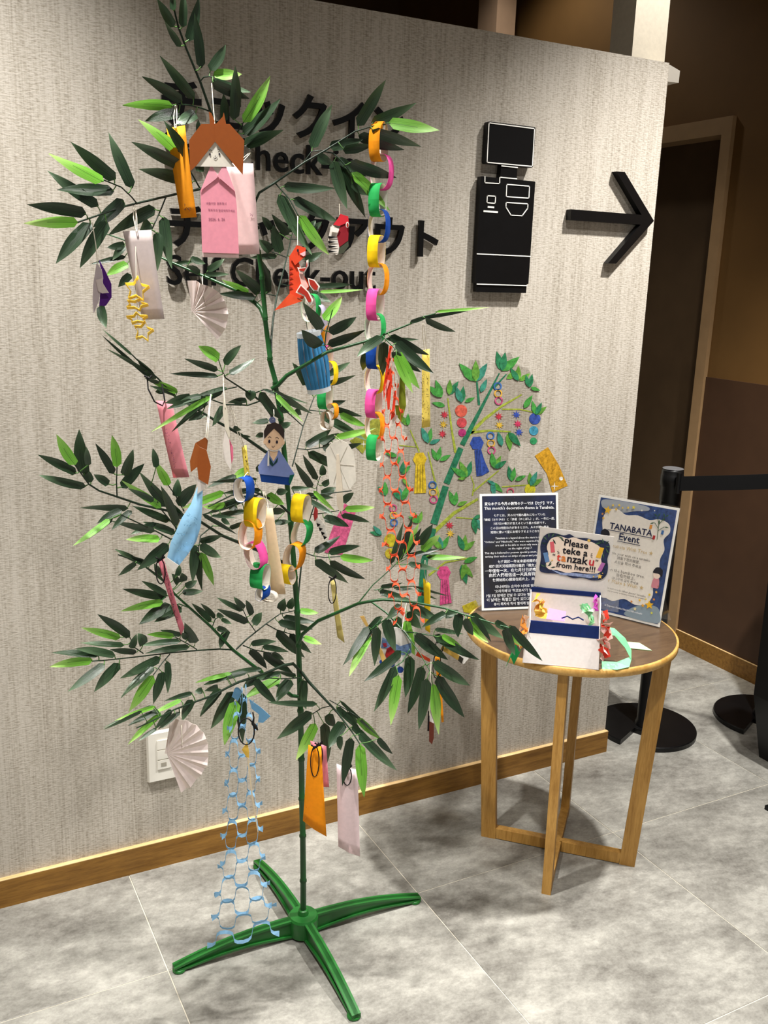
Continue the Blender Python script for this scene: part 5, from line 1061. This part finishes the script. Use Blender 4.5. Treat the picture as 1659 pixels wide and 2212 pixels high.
H2, S2, PL2, P2 = holder(Vector((1.62, 1.593, ZT))-Vector((.426, -.905, 0))*.21, (.426, -.905, 0), 10, 'acrylic sign holder with TANABATA Event poster edged in blue and stars')
BLU = painted((34, 70, 132)); n2 = uvpoly('blue_background', P2, [(.006,.008),(.204,.008),(.204,.291),(.006,.291)], None, S2, .0004, BLU)
def wavy(pts, k=6):
    out = []; n = len(pts)
    for i in range(n):
        p0, p1, p2, p3 = [Vector(pts[(i+j) % n]) for j in (-1, 0, 1, 2)]
        for s in range(k):
            t = s/k; q = .5*((2*p1)+(p2-p0)*t+(2*p0-5*p1+4*p2-p3)*t*t+(3*p1-p0-3*p2+p3)*t**3); out.append((q.x, q.y))
    return out
uvpoly('grey_cloud', P2, wavy([(.02,.288),(.12,.289),(.135,.279),(.10,.271),(.07,.262),(.03,.262),(.012,.27)]), (162, 168, 176), S2, .0006); uvpoly('grey_cloud', P2, wavy([(.12,.010),(.203,.010),(.203,.04),(.19,.05),(.16,.046),(.13,.03)]), (140, 158, 170), S2, .0006)
uvpoly('cream_panel', P2, wavy([(.03,.262),(.055,.268),(.08,.258),(.11,.262),(.14,.256),(.165,.262),(.19,.255),(.196,.235),(.184,.215),(.190,.19),(.183,.165),(.186,.13),(.176,.105),(.180,.075),(.168,.05),(.14,.042),(.11,.05),(.08,.038),(.05,.045),(.025,.04),(.018,.08),(.026,.12),(.018,.16),(.026,.2),(.02,.235)], 4), (238, 232, 222), S2, .0008)
M_NT = paper((20, 32, 72), .02); M_GT = paper((206, 180, 128), .02); M_DT = paper((110, 104, 100), .02)
uvtext(P2, S2, 'TANABATA', .098, .2175, .112, M_NT, .0014, .02); uvtext(P2, S2, 'Event', .098, .194, .054, M_NT, .0014, .02)
for a_, b_, v in ((.038, .156, .2125), (.068, .128, .189)): uvpoly('underline', P2, [(a_, v), (b_, v), (b_, v+.0016), (a_, v+.0016)], None, S2, .0014, M_NT)
for t_, v, w_, m_ in (('Tanabata Wish Tree ★', .172, .118, M_GT), ('Write your wish on a tanzaku.', .155, .112, M_DT), ('請寫下您的願望。', .145, .06, M_DT), ('소원을 적어 주세요', .134, .07, M_DT), ('on the bamboo tree.', .112, .096, M_DT), ('掛在竹枝上。', .102, .05, M_DT), ('대나무에 걸어 주세요', .0925, .07, M_DT), ('★ Make a Wish ★', .083, .10, M_GT)): uvtext(P2, S2, t_, .105, v, w_, m_, .0014)
for t_, v in (("Please do not touch other guests' tanzaku,", .066), ('or hang on any property or fixtures outside the premises', .060)): uvtext(P2, S2, t_, .102, v, .125, M_DT, .0014)
uvtext(P2, S2, 'el Express Osaka Namba Nihonbashi', .112, .022, .10, M_WT, .0014, .01)
def uvstar(u, v, r_, c_=(246, 196, 60)): uvpoly('printed_star', P2, star_pts(u, v, r_, 5, .45, 90+rng.uniform(-12, 12)), c_, S2, .0016)
for u, v, r_, c_ in ((.03,.262,.011,(246,196,60)),(.042,.276,.004,(246,210,90)),(.058,.279,.004,(246,210,90)),(.052,.268,.004,(246,196,60)),(.068,.274,.003,(246,210,90)),(.082,.277,.004,(246,210,90)),(.096,.280,.005,(240,220,80)),(.118,.276,.003,(240,236,220)),(.15,.281,.002,(240,236,220)),(.018,.25,.004,(220,150,70)),(.022,.24,.004,(240,190,70)),(.176,.05,.0115,(246,190,40)),(.160,.045,.005,(236,170,60)),(.15,.056,.004,(246,196,60)),(.185,.066,.004,(230,150,70)),(.188,.085,.004,(246,190,70)),(.172,.075,.004,(240,210,70)),(.165,.062,.003,(240,210,70)),(.13,.048,.004,(214,140,70)),(.185,.032,.004,(220,220,90)),(.142,.032,.005,(236,220,170)),(.19,.10,.003,(230,160,80))): uvstar(u, v, r_, c_)
# printed small branch and figures on the poster
BM = paper((52, 92, 60), .02)
for a_, b_ in (((.168, .212), (.166, .25)), ((.166, .24), (.155, .252)), ((.167, .235), (.18, .246)), ((.166, .25), (.16, .268)), ((.166, .25), (.178, .270))):
    d_ = Vector((b_[0]-a_[0], b_[1]-a_[1])).normalized()*.0006; uvpoly('printed_twig', P2, [(a_[0]-d_.y, a_[1]+d_.x), (b_[0]-d_.y, b_[1]+d_.x), (b_[0]+d_.y, b_[1]-d_.x), (a_[0]+d_.y, a_[1]-d_.x)], None, S2, .0016, BM)
for u, v, a_ in ((.155,.252,200),(.16,.268,150),(.16,.268,60),(.178,.270,120),(.178,.27,40),(.18,.246,0),(.166,.25,90),(.17,.26,30)):
    t_ = math.radians(a_); uvpoly('printed_leaf', P2, [(u, v), (u+.006*_c(t_)-.0015*_s(t_), v+.006*_s(t_)+.0015*_c(t_)), (u+.012*_c(t_), v+.012*_s(t_)), (u+.006*_c(t_)+.0015*_s(t_), v+.006*_s(t_)-.0015*_c(t_))], None, S2, .0017, BM)
for u, v, c_ in ((.147, .240, (226, 150, 60)), (.178, .232, (60, 110, 170)), (.159, .216, (176, 40, 44))): uvpoly('printed_strip', P2, [(u-.003, v-.005), (u+.003, v-.005), (u+.0035, v+.005), (u-.0025, v+.005)], c_, S2, .0018)
KB, KF, KR = (20, 22, 36), (244, 222, 206), (214, 138, 150)
for u, v in ((.183, .118),):
    uvpoly('printed_figure', P2, wavy([(u-.012,v+.014),(u-.006,v+.026),(u+.004,v+.028),(u+.012,v+.022),(u+.012,v+.006),(u+.004,v+.012),(u-.006,v+.012)], 3), KB, S2, .0018); uvpoly('printed_figure', P2, disc_pts(u-.001, v+.008, .009, 14), KF, S2, .0017); uvpoly('printed_figure', P2, wavy([(u-.010,v-.022),(u-.007,v),(u+.006,v),(u+.008,v-.022),(u-.001,v-.024)], 3), KR, S2, .0016)
uvpoly('printed_figure', P2, wavy([(.022,.205),(.03,.214),(.042,.210),(.046,.20),(.04,.192),(.026,.194)], 3), KB, S2, .0018)

# ------------------------------------------------------------------ white paper box with navy rim
E1 = Vector((.79, -.61, 0)).normalized(); E2 = Vector((.61, .79, 0)).normalized(); B0 = Vector((1.181, 1.552, ZT))
BW, BD, HF, HB, TH = .164, .112, .093, .137, .0022
BOX = empty('tanzaku_box', B0+E1*BW/2+E2*BD/2, 'open white paper box with navy rims at the front of table', 'box')
def bp(u, v, z): return B0+E1*u+E2*v+Vector((0,0,z))
WBX = paper((240, 232, 228), .12); lean = .012
def slab(name, a, mat, parent, th):   # a: four points, th: thickness vector
    m = MB(); m.hexa(a, [p+th for p in a]); return m.build(name, mat, parent)
slab('floor_panel', [bp(0,0,0), bp(BW,0,0), bp(BW,BD,0), bp(0,BD,0)], WBX, BOX, Vector((0,0,.002)))
slab('front_panel', [bp(0,0,.0005), bp(BW,0,.0005), bp(BW-.004,lean,HF-.024), bp(.009,lean,HF-.024)], WBX, BOX, E2*TH)
slab('front_rim', [bp(.009,lean-.0008,HF-.026), bp(BW-.004,lean-.0008,HF-.026), bp(BW-.003,lean+.004,HF), bp(.010,lean+.004,HF)], M_NAVY, BOX, E2*(TH+.0016))
slab('back_panel', [bp(0,BD,.0005), bp(BW,BD,.0005), bp(BW-.002,BD+.004,HB-.008), bp(.006,BD+.004,HB-.008)], WBX, BOX, E2*TH)
slab('back_rim', [bp(.005,BD+.003,HB-.010), bp(BW-.001,BD+.003,HB-.010), bp(BW-.002,BD+.004,HB), bp(.008,BD+.004,HB)], M_NAVY, BOX, E2*(TH+.002))
m = MB(); m.poly([bp(0,0,.001), bp(.009,lean,HF-.002), bp(.006,BD*.7,HF+.03), bp(.006,BD,HB-.004), bp(0,BD,.001)], -E1, .002); m.build('side_panel', WBX, BOX)
m = MB(); m.poly([bp(BW,0,.001), bp(BW-.004,lean,HF-.002), bp(BW-.002,BD*.7,HF+.03), bp(BW-.002,BD,HB-.004), bp(BW,BD,.001)], E1, .002); m.build('side_panel', WBX, BOX)
# notice card in a clear sleeve behind the box
CPL = Plane(bp(0, BD+.012, 0), -E2)
NC = empty('notice_card', CPL.pt(*fx('BX', (360, 440))[0]), 'white notice card in clear sleeve telling guests to take tanzaku from here', 'notice')
sheet('card', CPL, 'BX', [(170, 22), (645, 87), (592, 482), (130, 403)], paper((244, 238, 232), .08), NC, 0, .001)
sheet('clear_sleeve', CPL, 'BX', [(164, 18), (692, 92), (672, 572), (590, 560), (128, 408)], M_SLEEVE, NC, .0014, .0004)
cl = [(165, 300), (175, 215), (170, 150), (185, 95), (215, 68), (260, 62), (320, 78), (360, 70), (400, 92), (470, 96), (520, 110), (570, 108), (612, 130), (615, 180), (600, 230), (605, 280), (595, 330), (560, 362), (500, 366), (440, 350), (380, 352), (320, 330), (250, 322), (200, 318)]
FRM = sheet('printed_frame', CPL, 'BX', wavy(cl, 3), painted((22, 38, 78)), NC, .0018, .0002)
sheet('printed_cloud', CPL, 'BX', wavy([(205, 270), (222, 200), (212, 150), (240, 98), (300, 84), (345, 98), (385, 90), (440, 108), (500, 120), (545, 145), (572, 180), (560, 230), (570, 290), (540, 320), (470, 322), (400, 312), (340, 318), (280, 300), (235, 298)], 3), paper((246, 226, 208), .05), NC, .0022, .0002)
sheet('printed_wave', CPL, 'BX', [(230, 292), (300, 316), (380, 318), (470, 328), (540, 322), (560, 345), (480, 352), (400, 340), (300, 330)], painted((150, 168, 210)), NC, .0024, .0002)
for q, c_ in (([(232, 120), (256, 116), (264, 184), (238, 188)], (226, 104, 114)), ([(188, 190), (216, 184), (230, 244), (202, 252)], (104, 142, 190)), ([(552, 154), (580, 158), (556, 224), (526, 218)], (246, 190, 60)), ([(564, 250), (588, 256), (562, 310), (536, 300)], (180, 110, 176))): sheet('printed_strip', CPL, 'BX', q, paper(c_, .05), NC, .0028, .0002)
for x, y, r_ in ((482, 110, 13), (552, 340, 18), (246, 236, 7), (512, 342, 7), (570, 320, 5)): sheet('printed_star', CPL, 'BX', star_pts(x, y, r_, 5, .45), paper((248, 206, 100), .05), NC, .0028, .0002)
def cleaf(x, y, a_, L, c_=(56, 84, 66)):
    t_ = math.radians(a_); ux, uy = _c(t_), -_s(t_); sheet('printed_leaf', CPL, 'BX', [(x, y), (x+ux*L*.5-uy*L*.14, y+uy*L*.5+ux*L*.14), (x+ux*L, y+uy*L), (x+ux*L*.5+uy*L*.14, y+uy*L*.5-ux*L*.14)], paper(c_, .03), NC, .0026, .0002)
for x, y, a_, L in ((215,110,130,40),(225,95,90,36),(240,90,50,36),(265,85,20,40),(285,85,-20,36),(250,100,-60,40),(210,130,170,34),(300,95,-40,34),(570,130,150,40),(575,130,100,34),(585,135,40,36),(590,150,0,30),(560,125,190,40),(590,160,-60,40),(575,190,-90,34),(200,280,150,34),(205,285,90,30),(215,275,30,34),(225,270,60,34),(235,285,10,36),(575,240,-60,36)): cleaf(x, y, a_, L, (72, 104, 80) if rng.random() < .5 else (40, 64, 56))
M_K = paper((24, 24, 34), .02)
text_on(NC, CPL, 'BX', (322, 140), (476, 163), 'Please', M_K, .003, .02); text_on(NC, CPL, 'BX', (310, 190), (472, 212), 'teke a', M_K, .003, .02)
text_on(NC, CPL, 'BX', (245, 222), (262, 225), '“', M_K, .003, .02); text_on(NC, CPL, 'BX', (272, 236), (298, 240), 't', paper((214, 64, 52), .02), .003, .02); text_on(NC, CPL, 'BX', (302, 241), (333, 245), 'a', paper((226, 134, 60), .02), .003, .02)
text_on(NC, CPL, 'BX', (340, 246), (474, 266), 'nzak', M_K, .003, .02); text_on(NC, CPL, 'BX', (480, 267), (512, 272), 'u', paper((200, 50, 60), .02), .003, .02); text_on(NC, CPL, 'BX', (520, 262), (538, 265), '”', M_K, .003, .02)
text_on(NC, CPL, 'BX', (270, 278), (520, 314), 'from here!!!', M_K, .003, .02)
for x, y, dx, dy in ((285,165,6,10),(278,178,12,4),(280,190,12,-2),(494,198,8,-8),(492,206,12,-2),(494,214,10,4)): sheet('accent_mark', CPL, 'BX', [(x, y), (x+dx, y+dy), (x+dx+2, y+dy+3), (x+1, y+3)], M_K, NC, .003, .0002)
# papers in the box, ribbons and scraps
def frill(P0, P1, n, size, cols, label, seed, name='paper_ribbon', cat='ribbon'):
    rg = random.Random(seed); mb = MB(); P0, P1 = Vector(P0), Vector(P1)
    for i in range(n):
        c = P0+(P1-P0)*(i/(n-1))+Vector((rg.uniform(-1, 1), rg.uniform(-1, 1), rg.uniform(-1, 1)))*size*.35
        u = Vector((rg.uniform(-1, 1), rg.uniform(-1, 1), rg.uniform(-1, 1))).normalized(); v = u.cross(Vector((rg.uniform(-1, 1), rg.uniform(-1, 1), rg.uniform(-1, 1)))).normalized(); k = size*rg.uniform(.6, 1.1)
        mb.strip([c-u*k-v*k*.5, c-v*k*.6+u.cross(v)*k*.5, c+u*k-v*k*.3], [c-u*k*.8+v*k*.5, c+v*k*.3-u.cross(v)*k*.1, c+u*k*.9+v*k*.6], .0004, i % 2, i % 2, smooth=False)
    o = mb.build(name, [paper(c) for c in cols]); tag(o, label, cat); return o
frill(bp(.020, BD-.022, .118), bp(.036, BD-.022, .085), 9, .014, ((252, 220, 96), (248, 196, 110)), 'crumpled yellow paper inside the white box', 5, 'crumpled_paper', 'paper scrap')
m = MB(); a_ = [bp(.045, BD-.05, .084), bp(.085, BD-.055, .084), bp(.088, BD-.03, .098), bp(.05, BD-.022, .100)]; m.poly(a_, Vector((0,0,1)), .0006); tag(m.build('folded_paper', paper((220, 150, 232))), 'lilac folded paper inside the white box', 'paper scrap')
frill(bp(BW-.034, BD-.024, .112), bp(BW-.020, BD-.03, .082), 10, .014, ((206, 238, 196), (150, 224, 170)), 'crumpled pale green paper inside right end of the white box', 8, 'crumpled_paper', 'paper scrap')
frill(bp(BW-.014, BD-.008, .128), bp(BW-.010, BD-.012, .108), 5, .010, ((232, 96, 216), (240, 140, 226)), 'bright magenta paper at the right end of the white box', 12, 'crumpled_paper', 'paper scrap')
m = MB(); P_ = [bp(.078+.012*i, BD-.06, .092+.006*(i % 2)) for i in range(5)]; m.tube(P_, .0016, 5); tag(m.build('dark_cord', M_NAVY), 'short dark blue cord lying inside the white box', 'cord')
def ribbon(name, pts, width, col, label, back=None, seed=2, jit=.004):
    rg = random.Random(seed); mb = MB(); L = []; R = []
    for p, wv in pts:
        j = Vector((rg.uniform(-jit, jit), rg.uniform(-jit, jit), rg.uniform(0, jit))); wv = Vector(wv).normalized()*width/2; L.append(Vector(p)+j-wv); R.append(Vector(p)+j+wv)
    mb.strip(L, R, .0005, 0, 1, smooth=False); o = mb.build(name, [paper(col), paper(back or col)]); tag(o, label, 'ribbon'); return o
UPZ = Vector((0, 0, 1))
frill(bp(-.004, .014, .098), bp(-.010, .010, .035), 9, .014, ((248, 170, 80), (250, 226, 200)), 'crumpled orange paper ribbon over the left corner of the box', 3)
frill(bp(BW+.006, .02, .118), bp(BW+.010, .004, .030), 14, .016, ((238, 78, 58), (250, 214, 206)), 'crumpled red and white paper ribbon over the right corner of the box', 6)
q = [bp(BW+.006, .05, .075), bp(BW+.03, .06, .068), bp(BW+.055, .058, .045), bp(BW+.07, .05, .022), bp(BW+.066, .036, .010), bp(BW+.04, .024, .004), bp(BW+.008, .02, .003)]
ribbon('paper_ribbon', [(p, E2+UPZ*(.9 if i in (2, 3, 4) else .4)) for i, p in enumerate(q)], .024, (132, 226, 160), 'looped light green paper ribbon right of the box', (150, 232, 176), 9, .001)
m = MB(); m.poly([on_z(*p, TZ+.0012) for p in fx('BX', (700, 760), (806, 768), (888, 818), (716, 800))], UPZ, .0007); tag(m.build('paper_strip', paper((206, 240, 190))), 'flat pale green paper lying on the right side of the table', 'paper strip')
ribbon('paper_ribbon', [(bp(-.03+.008*i, -.012+.004*i, .004+.03*(i % 2)*(1-.1*i)), UPZ*.8+E1*.3) for i in range(4)], .03, (40, 168, 92), 'folded green paper at the left of the box on the table edge', (60, 180, 104), 4, .004)

# ------------------------------------------------------------------ belt barrier posts
def stanchion(c, label, rot, h_=.875):
    r = empty('barrier_post', c, label, 'barrier post'); c = Vector(c)
    m = MB(); N = 56; R0 = .162; a0 = math.radians(rot); vs = []
    out = []
    for i in range(N+1):
        t = a0+math.radians(16)+(2*math.pi-math.radians(32))*i/N; out.append((R0*_c(t), R0*_s(t)))
    out += [(.055*_c(a0-.5), .055*_s(a0-.5)), (.055*_c(a0), .055*_s(a0)), (.055*_c(a0+.5), .055*_s(a0+.5))]
    k = len(out); lo = [c+Vector((x, y, .001)) for x, y in out]; hi = [c+Vector((x, y, .014)) for x, y in out]; tp = [c+Vector((x*.985, y*.985, .017)) for x, y in out]
    m.add(lo+hi+tp, [list(range(k-1, -1, -1))]+[(i, (i+1) % k, k+(i+1) % k, k+i) for i in range(k)]+[(k+i, k+(i+1) % k, 2*k+(i+1) % k, 2*k+i) for i in range(k)]+[list(range(2*k, 3*k))]); m.build('base_plate', M_BMETAL, r)
    m = MB(); m.lathe(c, [(.036, .0165), (.034, .03), (.0305, .034), (.0305, h_-.1)], 28); m.build('post', M_BMETAL, r)
    m = MB(); m.lathe(c, [(.031, h_-.1), (.0325, h_-.098), (.0325, h_-.055), (.035, h_-.053), (.035, h_-.02), (.0335, h_-.018), (.0335, h_-.006), (.031, h_), (.001, h_)], 28); hd = m.build('belt_head', M_BPLASTIC, r)
    m = MB(); m.lathe(c, [(.0305, h_), (.0325, h_+.0012), (.0305, h_+.002), (.0285, h_+.0012)], 28); m.build('cap_ring', plain('grey_ring', (96, 96, 98), .3, .5), hd)
    return r
ST1 = stanchion((2.115, 2.095, 0), 'black belt barrier post standing behind the side table', 215)
c_ = Vector((2.115, 2.095, 0)); b0 = at(1465, 1045, 2.05); b1 = at(1700, 1039, 1.80)
m = MB(); m.tube([b0+Vector((0,0,-.03)), b0+Vector((0,0,.034))], .0075, 12); m.build('belt_clip', M_BPLASTIC, ST1)
m = MB(); up_ = Vector((0,0,.0225)); m.strip([c_+Vector((.03,0,.83)), b0-up_, (b0+b1)/2-up_-Vector((0,0,.001)), b1-up_], [c_+Vector((.03,0,.875)), b0+up_, (b0+b1)/2+up_-Vector((0,0,.001)), b1+up_], .0015, smooth=False); m.build('belt', plain('black_webbing', (12, 12, 13), .8, .2), ST1)
p_ = on_z(1640, 1550, .01); ST2 = stanchion((p_.x+.02, p_.y, 0), 'black barrier post with notched round base at the right edge, behind the pedestal', 215)
# black pedestal at the right edge
pl = Plane((0, 1.80, 0), (0, -1, 0)); PD = empty('black_pedestal', (2.3, 1.7, 0), 'black tapered pedestal cut off by the right edge of the picture', 'pedestal')
a_ = [pl.pt(*p)+Vector((0, -.2, 0)) for p in ((1690, 1010), (1628, 1500), (1646, 1706), (1690, 1722), (1740, 1700), (1740, 1010))]
m = MB(); m.poly(a_, (0, -1, 0), .2); m.build('body', M_BPLASTIC, PD)
q = on_z(1651, 1748, 0); m = MB(); m.box((q.x, q.y-.22, .0005), (q.x+.24, q.y, .012)); m.build('foot_plate', M_BPLASTIC, PD)
m = MB(); m.box((q.x+.08, q.y-.16, .012), (q.x+.16, q.y-.06, .2)); m.build('foot_column', M_BPLASTIC, PD)
